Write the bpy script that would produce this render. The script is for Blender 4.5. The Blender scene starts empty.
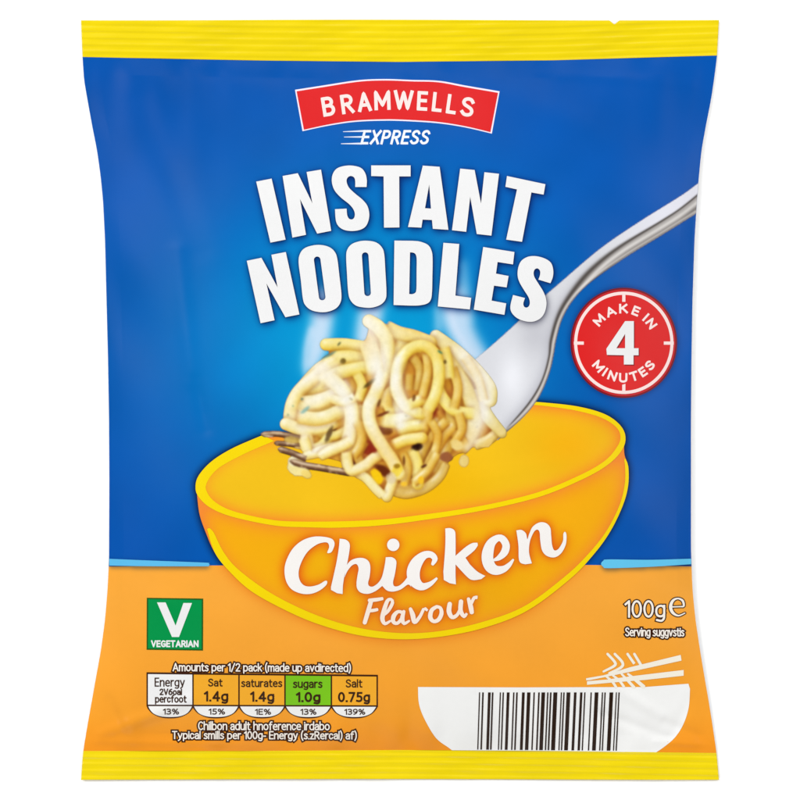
import bpy, bmesh, math
import numpy as np
from mathutils import Vector
from mathutils.geometry import delaunay_2d_cdt

# ------------------------------------------------------------------ camera, world, lamps, exposure
S = 0.0002            # metres per unit of the packet's design grid (800 x 800 over 16 cm)
DC = 1.2              # camera height over the table
scene = bpy.context.scene
cam_d = bpy.data.cameras.new("camera"); cam = bpy.data.objects.new("camera", cam_d)
scene.collection.objects.link(cam); scene.camera = cam
cam.location = (0, 0, DC); cam_d.sensor_width = 36; cam_d.lens = 36 * DC / (800 * S)
cam_d.clip_start = 0.05; cam_d.clip_end = 50
world = bpy.data.worlds.new("World"); scene.world = world; world.use_nodes = True
bgn = world.node_tree.nodes['Background']
bgn.inputs[0].default_value = (1, 1, 1, 1); bgn.inputs[1].default_value = 0.30
scene.view_settings.view_transform = 'Standard'; scene.view_settings.look = 'None'
scene.view_settings.exposure = 0; scene.view_settings.gamma = 1


def softbox(loc, size, power, target=(0, 0, 0)):
    d = bpy.data.lights.new("softbox", 'AREA'); d.shape = 'RECTANGLE'
    d.size, d.size_y = size; d.energy = power
    o = bpy.data.objects.new("softbox", d); scene.collection.objects.link(o)
    o.location = loc
    o.rotation_euler = (Vector(target) - Vector(loc)).to_track_quat('-Z', 'Y').to_euler()


softbox((-0.75, 0.45, 0.80), (0.7, 0.7), 10.5)
softbox((0.80, 0.25, 0.75), (0.6, 0.6), 6.1)
softbox((-0.2, -0.95, 0.75), (0.9, 0.5), 5.4)
softbox((0.1, 0.95, 0.75), (0.9, 0.5), 4.8)
KREF = 0.75           # reflectance of the print: printed colour -> base colour

# ------------------------------------------------------------------ helpers
def interp(tab):
    a = np.array(tab, float)
    xs, ys = a[:, 0], a[:, 1]
    xx = np.linspace(xs[0], xs[-1], 1600); yy = np.interp(xx, xs, ys)
    k = np.hanning(61); k /= k.sum()
    yp = np.pad(yy, 30, mode='reflect', reflect_type='odd'); yy = np.convolve(yp, k, 'valid')
    return lambda v: np.interp(v, xx, yy)


left_x = interp([(20, 81), (57, 82.5), (80, 84), (100, 87.5), (125, 92), (150, 97), (175, 100.5), (200, 103), (240, 105),
                 (300, 106.5), (360, 108), (420, 109), (480, 109.3), (560, 109), (590, 107.5), (620, 105), (650, 101),
                 (680, 95.5), (700, 92), (725, 87.5), (752, 83), (780, 81)])
right_x = interp([(20, 719), (57, 717), (80, 714), (100, 711), (125, 706), (150, 701.5), (175, 699), (200, 697), (240, 694.5),
                  (300, 692.5), (360, 691.5), (420, 691), (480, 691), (550, 691), (590, 692.5), (620, 695.5), (650, 700),
                  (680, 705), (700, 708.5), (725, 712.5), (752, 716.5), (780, 719)])
seal_top = interp([(70, 56.5), (81, 57), (150, 58.5), (250, 60.5), (400, 62), (550, 60.5), (650, 57.5), (719, 55.5), (730, 55)])
seal_bot = interp([(70, 751), (81, 751), (250, 751), (400, 750), (560, 751), (719, 753), (730, 753)])
mid_edge = interp([(70, 566.5), (109, 566.5), (209, 565.5), (400, 565), (590, 565), (700, 566.5), (730, 566.5)])

rng = np.random.RandomState(7)
WAVES = [(rng.uniform(-1, 1), rng.uniform(-1, 1), rng.uniform(0, 6.28)) for _ in range(14)]
# traced creases: (x0, y0, x1, y1, half width, height)
CREASE = [(178, 250, 192, 380, 9, 1.2), (196, 380, 206, 430, 7, -1.0), (140, 100, 200, 250, 14, -0.9), (100, 735, 190, 700, 7, 2.0),
          (86, 742, 240, 745, 4, 1.2), (620, 690, 662, 716, 6, 1.5), (600, 712, 668, 738, 5, -1.2), (655, 742, 712, 746, 3.5, 1.4), (664, 722, 700, 736, 5, -1.0),
          (690, 700, 668, 745, 6, -0.8), (108, 700, 130, 748, 6, -1.3), (560, 190, 600, 330, 18, 0.5), (455, 70, 640, 150, 16, 0.5),
          (380, 66, 470, 84, 6, 0.35), (200, 72, 330, 80, 7, -0.4), (540, 72, 690, 84, 6, 0.4), (130, 590, 220, 620, 12, 0.5),
          (470, 480, 560, 460, 10, 0.5), (520, 430, 570, 500, 9, -0.5), (610, 80, 590, 130, 9, 0.35), (300, 700, 420, 735, 10, 0.4),
          (430, 655, 600, 700, 14, 0.4), (500, 690, 520, 745, 7, 0.45), (560, 735, 600, 748, 4, 0.5), (640, 580, 680, 600, 9, 0.3)]


def surf(x, y):
    """height of the packet's front over the table, in design units"""
    x = np.asarray(x, float); y = np.asarray(y, float)
    xl, xr = left_x(y), right_x(y); yt, yb = seal_top(x), seal_bot(x)
    u = np.clip((x - (xl + xr) / 2) / ((xr - xl) / 2), -1, 1)
    v = np.clip((y - (yt + yb) / 2) / ((yb - yt) / 2), -1, 1)
    f = (1 - np.abs(v) ** 2.6) ** 1.0
    g = 1 - np.abs(u) ** 3.6
    z = 3.0 + 5.0 * f + 46 * f * g
    w = np.zeros_like(z)
    for i, (a, b, p) in enumerate(WAVES):
        k = 0.018 + 0.0042 * i
        w += np.sin(k * (a * x + b * y) * 1.5 + p) * (0.9 / (1 + 0.35 * i))
    # gathers running out of the two seals
    gt = np.exp(-np.clip(y - yt, 0, None) / 38.0); gb = np.exp(-np.clip(yb - y, 0, None) / 34.0)
    w2 = (np.sin(x * 0.105 + 1.3 * np.sin(x * 0.031)) + 0.6 * np.sin(x * 0.19 + 2)) * 0.55
    w2b = (np.sin(x * 0.12 + 1.7 * np.sin(x * 0.027 + 1)) + 0.6 * np.sin(x * 0.21)) * 0.6
    fade = np.clip(f * 8, 0, 1)
    w = w * fade * 0.75 + (1.5 * w2 * gt + 1.7 * w2b * gb) * fade
    for x0, y0, x1, y1, hw, am in CREASE:
        dx, dy = x1 - x0, y1 - y0; L2 = dx * dx + dy * dy
        t = ((x - x0) * dx + (y - y0) * dy) / L2
        tc = np.clip(t, 0, 1)
        d2 = (x - x0 - tc * dx) ** 2 + (y - y0 - tc * dy) ** 2
        w += am * np.exp(-d2 / (hw * hw)) * fade * np.clip(1.2 - np.abs(t - .5) * 1.2, 0, 1)
    return z + 1.25 * w * np.clip(g * 6, 0.15, 1)


def seal_surf(x, y, top):
    x = np.asarray(x, float); y = np.asarray(y, float)
    z = 3.0 + 0.35 * np.sin(x * 0.02 + 1) + 0.15 * np.sin(x * 0.07)
    yy = (y - seal_top(x)) if top else (seal_bot(x) - y)
    rib = np.sin(yy * (2 * math.pi / 7.4) + 0.25 * np.sin(x * 0.011)) * 0.42
    rib = rib * (0.75 + 0.35 * np.sin(x * .017 + yy)) + 0.18 * np.sin(x * .11 + yy * .5) * np.sin(x * .023) - 0.5 / (1 + np.exp(-(x - 391) / 1.5))
    return z + rib * np.clip(-yy / 3.0, 0, 1)


def to_world(x, y, z):
    k = S * (1 - z * S / DC)
    return np.stack([(x - 400) * k, (400 - y) * k, z * S], -1)


def normals(fn, x, y):
    e = 0.6
    gx = (fn(x + e, y) - fn(x - e, y)) / (2 * e); gy = -(fn(x, y + e) - fn(x, y - e)) / (2 * e)
    n = np.stack([-gx, -gy, np.ones_like(gx)], -1)
    return n / np.linalg.norm(n, axis=-1, keepdims=True)


def lin(c):
    c = np.asarray(c, float) / 255.0
    return np.where(c <= 0.04045, c / 12.92, ((c + 0.055) / 1.055) ** 2.4)


def make_mesh(name, co, faces, mat, parent, cols=None, nrm=None):
    me = bpy.data.meshes.new(name)
    faces = np.asarray(faces, np.int32); k = faces.shape[1]
    me.vertices.add(len(co)); me.vertices.foreach_set('co', np.asarray(co, np.float32).ravel())
    me.loops.add(faces.size); me.loops.foreach_set('vertex_index', faces.ravel())
    me.polygons.add(len(faces))
    me.polygons.foreach_set('loop_start', np.arange(0, faces.size, k, dtype=np.int32))
    me.update(calc_edges=True); me.validate()
    me.polygons.foreach_set('use_smooth', np.ones(len(me.polygons), bool))
    if cols is not None:
        a = me.color_attributes.new('Print', 'FLOAT_COLOR', 'POINT')
        c = np.ones((len(co), 4), np.float32); c[:, :cols.shape[1]] = cols
        a.data.foreach_set('color', c.ravel())
    if nrm is not None:
        me.normals_split_custom_set_from_vertices([tuple(v) for v in nrm])
    me.materials.append(mat)
    o = bpy.data.objects.new(name, me); scene.collection.objects.link(o)
    if parent: o.parent = parent
    return o


def spline(pts, step=2.0, closed=False):
    """Catmull-Rom through the points, any number of columns"""
    P = np.array(pts, float); n = len(P)
    if n < 3 and not closed:
        m = max(2, int(np.linalg.norm(P[1, :2] - P[0, :2]) / step) + 1)
        t = np.linspace(0, 1, m)[:, None]
        return P[0] * (1 - t) + P[1] * t
    out = []
    for i in range(n if closed else n - 1):
        if closed: p0, p1, p2, p3 = P[(i - 1) % n], P[i], P[(i + 1) % n], P[(i + 2) % n]
        else: p0, p1, p2, p3 = P[max(i - 1, 0)], P[i], P[i + 1], P[min(i + 2, n - 1)]
        m = max(1, int(np.linalg.norm((p2 - p1)[:2]) / step + 0.5))
        for t in np.arange(m) / m:
            out.append(0.5 * (2 * p1 + (p2 - p0) * t + (2 * p0 - 5 * p1 + 4 * p2 - p3) * t * t + (3 * p1 - p0 - 3 * p2 + p3) * t ** 3))
    if not closed: out.append(P[-1])
    return np.array(out)


def inside(poly, x, y):
    P = np.asarray(poly); r = np.zeros(x.shape, bool)
    for (x1, y1), (x2, y2) in zip(P, np.roll(P, -1, 0)):
        if y1 == y2: continue
        c = (y1 > y) != (y2 > y)
        r ^= c & (x < (x2 - x1) * (y - y1) / (y2 - y1) + x1)
    return r


def stroke(pts, step=1.5):
    """round brush stroke, points (x, y, r) -> list of polygons (hull pieces)"""
    q = spline(pts, step)
    d = np.gradient(q[:, :2], axis=0); d /= np.linalg.norm(d, axis=1, keepdims=True) + 1e-9
    nn = np.stack([-d[:, 1], d[:, 0]], 1)
    a = q[:, :2] + nn * q[:, 2:]; b = q[:, :2] - nn * q[:, 2:]
    quads = [('+', np.array([a[i], a[i + 1], b[i + 1], b[i]])) for i in range(len(q) - 1)]
    return q, quads


def disc(cx, cy, rx, ry=None, n=48):
    t = np.linspace(0, 2 * math.pi, n, endpoint=False)
    return np.stack([cx + rx * np.cos(t), cy + (ry or rx) * np.sin(t)], 1)


def Z(pts, ox, oy, k):       # magnified tracing -> design units
    P = np.array(pts, float)
    P[:, 0] = ox + P[:, 0] / k; P[:, 1] = oy + P[:, 1] / k
    if P.shape[1] > 2: P[:, 2] /= k
    return P


LAYER = 0.22


def lifted(x, y, layer):
    return surf(x, y) + LAYER * layer


# ------------------------------------------------------------------ materials
def film_material(name, rough=0.32, spec=0.07, base=None, alpha=False, bump=0.12):
    m = bpy.data.materials.new(name); m.use_nodes = True
    nt = m.node_tree; N = nt.nodes; L = nt.links
    b = N['Principled BSDF']
    b.inputs['Specular IOR Level'].default_value = spec
    if base is None:
        at = N.new('ShaderNodeAttribute'); at.attribute_name = 'Print'
        tc = N.new('ShaderNodeTexCoord')
        nz = N.new('ShaderNodeTexNoise'); nz.inputs['Scale'].default_value = 900; nz.inputs['Detail'].default_value = 3
        nz2 = N.new('ShaderNodeTexNoise'); nz2.inputs['Scale'].default_value = 90; nz2.inputs['Detail'].default_value = 4
        L.new(tc.outputs['Object'], nz.inputs['Vector']); L.new(tc.outputs['Object'], nz2.inputs['Vector'])
        mr = N.new('ShaderNodeMapRange'); mr.inputs[3].default_value = 0.985; mr.inputs[4].default_value = 1.015
        mr2 = N.new('ShaderNodeMapRange'); mr2.inputs[3].default_value = 0.97; mr2.inputs[4].default_value = 1.03
        L.new(nz.outputs['Fac'], mr.inputs[0]); L.new(nz2.outputs['Fac'], mr2.inputs[0])
        mu = N.new('ShaderNodeMath'); mu.operation = 'MULTIPLY'
        L.new(mr.outputs[0], mu.inputs[0]); L.new(mr2.outputs[0], mu.inputs[1])
        vm = N.new('ShaderNodeVectorMath'); vm.operation = 'SCALE'
        L.new(at.outputs['Color'], vm.inputs[0]); L.new(mu.outputs[0], vm.inputs['Scale'])
        L.new(vm.outputs[0], b.inputs['Base Color'])
        rr = N.new('ShaderNodeMapRange'); rr.inputs[3].default_value = rough - 0.06; rr.inputs[4].default_value = rough + 0.08
        L.new(nz2.outputs['Fac'], rr.inputs[0]); L.new(rr.outputs[0], b.inputs['Roughness'])
        bp = N.new('ShaderNodeBump'); bp.inputs['Strength'].default_value = bump; bp.inputs['Distance'].default_value = 0.0002
        L.new(nz2.outputs['Fac'], bp.inputs['Height']); L.new(bp.outputs[0], b.inputs['Normal'])
        if alpha: L.new(at.outputs['Alpha'], b.inputs['Alpha'])
    else:
        b.inputs['Base Color'].default_value = (*base, 1); b.inputs['Roughness'].default_value = rough
    return m


M_FILM = film_material('printed_film')
M_ART = film_material('printed_picture', alpha=True)
M_SEAL = film_material('crimped_film', rough=0.3, spec=0.2, bump=0.2)
M_BACK = film_material('film_underside', base=tuple(lin([235, 235, 235]) * .7), rough=0.4)


# ------------------------------------------------------------------ shapes printed on the film
def decal(name, shapes, color, layer, parent, g=3.5, fn=None):
    """shapes: list of ('+'/'-', polygon). One mesh following the film."""
    vs, es = [], []
    for sgn, P in shapes:
        P = np.asarray(P)[:, :2]
        # split long edges so that the outline follows the film too
        Q = []
        for a, b in zip(P, np.roll(P, -1, 0)):
            m = max(1, int(np.linalg.norm(b - a) / g + .5))
            for t in np.arange(m) / m: Q.append(a + (b - a) * t)
        n0 = len(vs); n = len(Q)
        vs += [Vector((float(q[0]), float(q[1]))) for q in Q]
        es += [(n0 + i, n0 + (i + 1) % n) for i in range(n)]
    allp = np.array([tuple(v) for v in vs])
    lo, hi = allp.min(0), allp.max(0)
    def ins(x, y):
        r = np.zeros(x.shape, bool)
        for sgn, P in shapes:
            P = np.asarray(P)[:, :2]
            mb = (x >= P[:, 0].min()) & (x <= P[:, 0].max()) & (y >= P[:, 1].min()) & (y <= P[:, 1].max())
            if not mb.any(): continue
            idx = np.nonzero(mb)[0]; k = inside(P, x[idx], y[idx])
            r[idx[k]] = (sgn == '+')
        return r
    gx, gy = np.meshgrid(np.arange(lo[0] + .37 * g, hi[0], g), np.arange(lo[1] + .41 * g, hi[1], g * .87))
    gx[1::2] += g / 2
    gx, gy = gx.ravel(), gy.ravel(); k = ins(gx, gy) if len(gx) else np.zeros(0, bool)
    vs += [Vector((float(a), float(b))) for a, b in zip(gx[k], gy[k])]
    ov, oe, of, *_ = delaunay_2d_cdt(vs, es, [], 0, 1e-4)
    V = np.array([tuple(v) for v in ov]); F = np.array([tuple(f) for f in of if len(f) == 3])
    c = V[F].mean(1); F = F[ins(c[:, 0], c[:, 1])]
    used, inv = np.unique(F, return_inverse=True); V = V[used]; F = inv.reshape(F.shape)
    a = V[F[:, 1]] - V[F[:, 0]]; b = V[F[:, 2]] - V[F[:, 0]]
    flip = (a[:, 0] * b[:, 1] - a[:, 1] * b[:, 0]) > 0      # y runs down
    F[flip] = F[flip][:, ::-1]
    return film_mesh(name, V, F, color, layer, parent)


def film_mesh(name, V, F, color, layer, parent, mat=None):
    x, y = V[:, 0], V[:, 1]
    z = lifted(x, y, layer)
    co = to_world(x, y, z)
    if callable(color): col = color(x, y)
    else: col = np.tile(np.array(color, float), (len(V), 1))
    rgb = lin(col[:, :3]) * KREF
    if col.shape[1] == 4: rgb = np.concatenate([rgb, col[:, 3:4]], 1)
    return make_mesh(name, co, F, mat or M_FILM, parent, rgb, normals(surf, x, y))


def picture(name, img, ox, oy, res, layer, parent, clip=True):
    """img: (h, w, 4) raster built above in design space; becomes a fine mesh with printed colour and coverage"""
    h, w = img.shape[:2]
    X, Y = np.meshgrid(ox + np.arange(w) * res, oy + np.arange(h) * res)
    A = img[..., 3]
    q = (A[:-1, :-1] + A[1:, :-1] + A[:-1, 1:] + A[1:, 1:]) > 0.04
    if clip: q &= (X[:-1, 1:] <= right_x(Y[:-1, 1:]) + res)
    idx = np.arange(h * w).reshape(h, w)
    F = np.stack([idx[:-1, :-1][q], idx[1:, :-1][q], idx[1:, 1:][q], idx[:-1, 1:][q]], 1)
    used, inv = np.unique(F, return_inverse=True); F = inv.reshape(F.shape)
    V = np.stack([X.ravel()[used], Y.ravel()[used]], 1)
    if clip: V[:, 0] = np.minimum(V[:, 0], right_x(V[:, 1]) - 0.15)
    C = img.reshape(-1, 4)[used]
    return film_mesh(name, V, F, lambda x, y: C, layer, parent, M_ART)


def ar(cx, cy, rx, ry, a0, a1, n=9):
    return [(cx + rx * math.cos(math.radians(a0 + (a1 - a0) * i / n)), cy + ry * math.sin(math.radians(a0 + (a1 - a0) * i / n))) for i in range(n + 1)]


def sp(*p): return [tuple(q) for q in spline(p, .08)]


OV = lambda w, cy, ry: ar(w / 2, cy, w / 2, ry, 0, 360, 20)[:-1] + ['c']
BW = lambda w: sp((w, .56), (w * .8, .67), (w * .5, .7), (w * .17, .62), (0, .35), (w * .17, .08), (w * .5, 0), (w * .8, .05), (w, .16))
GL = {   # single-line letter skeletons: width, strokes (cap height 1, x height .7)
    'A': (.62, [(0, 0), (.31, 1), (.62, 0)], [(.12, .3), (.5, .3)]),
    'B': (.5, [(0, 0), (0, 1), (.22, 1)] + ar(.24, .77, .21, .23, 90, -90) + [(0, .54)], [(.24, .54)] + ar(.26, .27, .24, .27, 90, -90) + [(0, 0)]),
    'C': (.52, ar(.3, .5, .3, .5, 48, 312, 16)), 'E': (.42, [(.42, 1), (0, 1), (0, 0), (.42, 0)], [(0, .52), (.38, .52)]),
    'G': (.56, ar(.3, .5, .3, .5, 52, 300, 16) + [(.56, .12), (.56, .45), (.34, .45)]), 'I': (0, [(0, 0), (0, 1)]),
    'K': (.5, [(0, 0), (0, 1)], [(.48, 1), (.02, .44)], [(.16, .6), (.52, 0)]), 'L': (.4, [(0, 1), (0, 0), (.4, 0)]),
    'M': (.7, [(0, 0), (0, 1), (.35, .22), (.7, 1), (.7, 0)]), 'N': (.56, [(0, 0), (0, 1), (.56, 0), (.56, 1)]),
    'P': (.48, [(0, 0), (0, 1), (.22, 1)] + ar(.24, .73, .24, .27, 90, -90) + [(0, .46)]),
    'R': (.5, [(0, 0), (0, 1), (.22, 1)] + ar(.24, .74, .24, .26, 90, -90) + [(0, .48)], [(.22, .48), (.5, 0)]),
    'S': (.48, sp((.46, .84), (.38, .96), (.23, 1), (.07, .93), (.01, .77), (.08, .62), (.25, .52), (.42, .4), (.48, .24), (.42, .07), (.25, 0), (.1, .03), (0, .15))),
    'T': (.52, [(0, 1), (.52, 1)], [(.26, 1), (.26, 0)]), 'U': (.54, [(0, 1), (0, .27)] + ar(.27, .27, .27, .27, 180, 360) + [(.54, 1)]),
    'V': (.58, [(0, 1), (.29, 0), (.58, 1)]), 'W': (.84, [(0, 1), (.21, 0), (.42, .95), (.63, 0), (.84, 1)]), 'X': (.54, [(0, 0), (.54, 1)], [(0, 1), (.54, 0)]),
    '0': (.48, OV(.48, .5, .5)), '1': (.2, [(0, .8), (.2, 1), (.2, 0)]), '2': (.46, sp((.01, .8), (.1, .95), (.24, 1), (.4, .93), (.45, .75), (.38, .56), (.2, .3), (0, 0)) + [(.47, 0)]),
    '3': (.45, sp((.02, .95), (.2, 1), (.38, .92), (.42, .76), (.34, .6), (.14, .53)), sp((.14, .53), (.36, .47), (.45, .28), (.38, .07), (.2, 0), (0, .05))),
    '4': (.52, [(.38, 0), (.38, 1), (0, .28), (.52, .28)]), '5': (.44, [(.42, 1), (.08, 1)] + sp((.06, .57), (.22, .6), (.38, .52), (.44, .3), (.37, .08), (.2, 0), (0, .05))),
    '6': (.48, sp((.42, .98), (.22, .88), (.06, .65), (0, .35), (.06, .08), (.24, 0), (.42, .08), (.48, .3), (.42, .52), (.24, .6), (.08, .5), (.02, .35))), '7': (.46, [(0, 1), (.46, 1), (.14, 0)]),
    '9': (.48, sp((.06, .02), (.26, .12), (.42, .35), (.48, .65), (.42, .92), (.24, 1), (.06, .92), (0, .7), (.06, .48), (.24, .4), (.4, .5), (.46, .65))),
    '%': (.74, ar(.14, .77, .14, .22, 0, 360, 12), ar(.6, .22, .14, .22, 0, 360, 12), [(.58, 1), (.16, 0)]), '.': (.02, [(0, .0), (.02, .0)]), '-': (.22, [(0, .36), (.22, .36)]),
    '(': (.16, sp((.16, 1.12), (.03, .8), (0, .42), (.04, .1), (.16, -.2))), ')': (.16, sp((0, 1.12), (.13, .8), (.16, .42), (.12, .1), (0, -.2))), '/': (.4, [(0, -.08), (.4, 1.04)]), ' ': (.14,),
    'a': (.42, sp((.03, .6), (.14, .69), (.26, .7), (.38, .63), (.42, .48)) + [(.42, 0)], sp((.42, .4), (.2, .4), (.04, .31), (0, .17), (.08, .02), (.22, 0), (.36, .07), (.42, .18))),
    'b': (.48, [(0, 0), (0, 1.02)], sp((0, .5), (.1, .66), (.26, .7), (.42, .6), (.48, .35), (.42, .1), (.25, 0), (.08, .05), (0, .16))),
    'c': (.4, BW(.4)), 'd': (.48, [(.48, 0), (.48, 1.02)], sp((.48, .55), (.38, .68), (.24, .7), (.06, .6), (0, .35), (.06, .1), (.22, 0), (.38, .04), (.48, .2))),
    'e': (.46, [(.02, .37), (.46, .37)] + sp((.46, .4), (.42, .6), (.25, .7), (.07, .6), (0, .35), (.07, .1), (.26, 0), (.42, .05))),
    'f': (.3, sp((.32, 1.02), (.2, 1.02), (.12, .9), (.11, .7)) + [(.11, 0)], [(0, .68), (.28, .68)]),
    'g': (.46, [(.46, .7)] + sp((.46, .1), (.44, -.12), (.3, -.27), (.05, -.22)), sp((.46, .55), (.36, .68), (.22, .7), (.06, .6), (0, .35), (.06, .1), (.22, .02), (.38, .06), (.46, .2))),
    'h': (.45, [(0, 0), (0, 1.02)], sp((0, .45), (.1, .64), (.26, .7), (.4, .64), (.45, .46)) + [(.45, 0)]), 'i': (0, [(0, 0), (0, .7)], [(0, .93), (0, .95)]),
    'k': (.42, [(0, 0), (0, 1.02)], [(.4, .7), (.02, .34)], [(.14, .44), (.43, 0)]), 'l': (0, [(0, 0), (0, 1.02)]),
    'm': (.72, [(0, 0), (0, .7)], sp((0, .5), (.09, .66), (.2, .7), (.32, .64), (.36, .46)) + [(.36, 0)], sp((.36, .5), (.45, .66), (.56, .7), (.68, .64), (.72, .46)) + [(.72, 0)]),
    'n': (.44, [(0, 0), (0, .7)], sp((0, .45), (.1, .64), (.25, .7), (.4, .64), (.44, .46)) + [(.44, 0)]), 'o': (.5, OV(.5, .35, .35)),
    'p': (.48, [(0, -.27), (0, .7)], sp((0, .5), (.1, .66), (.26, .7), (.42, .6), (.48, .35), (.42, .1), (.25, 0), (.08, .05), (0, .16))),
    'r': (.26, [(0, 0), (0, .7)], sp((0, .45), (.08, .62), (.18, .7), (.28, .69))), 's': (.36, sp((.34, .62), (.2, .7), (.05, .64), (.03, .5), (.17, .38), (.33, .28), (.35, .12), (.22, 0), (0, .06))),
    't': (.28, [(.1, .92)] + sp((.1, .2), (.14, .03), (.3, 0)), [(0, .68), (.28, .68)]), 'u': (.44, sp((0, .7), (0, .24), (.06, .05), (.2, 0), (.36, .07), (.44, .25)), [(.44, .7), (.44, 0)]),
    'v': (.46, [(0, .7), (.23, 0), (.46, .7)]), 'y': (.46, [(0, .7), (.24, .02)], [(.46, .7), (.2, -.12), (.03, -.27)]), 'z': (.38, [(0, .68), (.38, .68), (0, 0), (.4, 0)]),
}


def fat(P, h, closed):
    """flat-ended stroke of half width h round a polyline, as mitred quads"""
    P = np.array(P, float); P = P[np.r_[True, np.linalg.norm(np.diff(P, axis=0), axis=1) > 1e-4]]
    if closed: P = np.concatenate([P, P[:1]])
    d = np.diff(P, axis=0); d /= np.linalg.norm(d, axis=1, keepdims=True)
    if not closed:
        P = P.copy(); P[0] -= d[0] * h; P[-1] += d[-1] * h
    nn = np.stack([-d[:, 1], d[:, 0]], 1); out = []; n = len(P); A = nn.copy(); B = nn.copy()
    for i in range(0 if closed else 1, n - 1):
        a, b = nn[i - 1], nn[i]; m = a + b; L = np.linalg.norm(m); c = L / 2
        if c > .93:
            m = m / L / c; B[i - 1] = m; A[i] = m
        else:
            m = m / max(L, 1e-6); k = min(1 / max(c, .2), 1.3)
            for sg in (1, -1): out.append(('+', np.array([P[i], P[i] + sg * a * h, P[i] + sg * m * k * h, P[i] + sg * b * h])))
    return out + [('+', np.array([P[i] + A[i] * h, P[i + 1] + B[i] * h, P[i + 1] - B[i] * h, P[i] - A[i] * h])) for i in range(n - 1)]


def skel(s, gap=.2):
    x = 0; out = []
    for ch in s:
        g = GL[ch]
        for st in g[1:]:
            cl = st[-1] == 'c'; out.append(([(x + p[0], p[1]) for p in (st[:-1] if cl else st)], cl))
        x += g[0] + gap
    return out


def words(s, mp, h, gap=.2):
    """letters drawn from skeletons: mp maps the unit ink box to design units, h is the half stroke"""
    sk = skel(s, gap); A = np.array([p for st, _ in sk for p in st]); lo, hi = A.min(0), A.max(0); sz = np.maximum(hi - lo, 1e-6)
    out = []
    for st, cl in sk:
        q = (np.array(st) - lo) / sz
        x, y = mp(q[:, 0], q[:, 1]); out += fat(np.stack([x, y], 1), h, cl)
    return out


def box(x0, y0, x1, y1, shear=0.0, drop=0.0):
    """ink box: y0 top, y1 bottom; shear leans right, drop lowers the right end"""
    return lambda u, v: (x0 + (x1 - x0) * u + shear * v * (y1 - y0), y1 + (y0 - y1) * v + drop * u)


def wb(s, x0, y0, x1, y1, h, shear=0.0, drop=0.0, gap=.2):
    return words(s, box(x0 + h, y0 + h, x1 - h, y1 - h, shear, drop), h, gap)


# ------------------------------------------------------------------ raster tools for the soft parts of the print
GY, GX = np.mgrid[0:800, 0:800].astype(float)


def mask_of(shapes):
    m = np.zeros((800, 800))
    for sgn, P in shapes:
        P = np.asarray(P)[:, :2]
        x0, y0 = np.maximum(np.floor(P.min(0)).astype(int), 0); x1, y1 = np.minimum(np.ceil(P.max(0)).astype(int) + 1, 800)
        if x1 <= x0 or y1 <= y0: continue
        k = inside(P, GX[y0:y1, x0:x1], GY[y0:y1, x0:x1])
        sub = m[y0:y1, x0:x1]; sub[k] = 1.0 if sgn == '+' else 0.0
    return m


def blur(m, s):
    r = int(s * 3) + 1; k = np.exp(-0.5 * (np.arange(-r, r + 1) / s) ** 2); k /= k.sum()
    for ax in (0, 1):
        m = np.apply_along_axis(lambda a: np.convolve(np.pad(a, r, mode='edge'), k, 'valid'), ax, m)
    return m


def soft(pts, s):
    _, q = stroke(pts); return blur(mask_of(q + [('+', disc(p[0], p[1], p[2])) for p in spline(pts, 3)]), s)


def bil(img, x, y):
    x = np.clip(x, 0, 798.99); y = np.clip(y, 0, 798.99)
    i = x.astype(int); j = y.astype(int); fx = (x - i); fy = (y - j)
    if img.ndim == 3: fx = fx[..., None]; fy = fy[..., None]
    return (img[j, i] * (1 - fx) + img[j, i + 1] * fx) * (1 - fy) + (img[j + 1, i] * (1 - fx) + img[j + 1, i + 1] * fx) * fy


def mix(a, b, t):
    t = np.asarray(t)[..., None]; return a * (1 - t) + np.asarray(b, float) * t


# ------------------------------------------------------------------ traced artwork
def cur(*segs, closed=True):
    return np.concatenate([spline(s, 1.2)[:] if len(s) > 2 else np.array(s, float) for s in segs])


a5 = lambda p: Z(p, 240, 160, 5)
b5 = lambda p: Z(p, 390, 160, 5)
c5 = lambda p: Z(p, 240, 240, 5)
d5 = lambda p: Z(p, 400, 240, 5)


def capsule(x0, y0, x1, y1, r):
    a = math.atan2(y1 - y0, x1 - x0)
    t = np.linspace(-math.pi / 2, math.pi / 2, 10)
    return np.concatenate([np.stack([x1 + r * np.cos(a + t), y1 + r * np.sin(a + t)], 1),
                           np.stack([x0 + r * np.cos(a + math.pi + t), y0 + r * np.sin(a + math.pi + t)], 1)])


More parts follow.
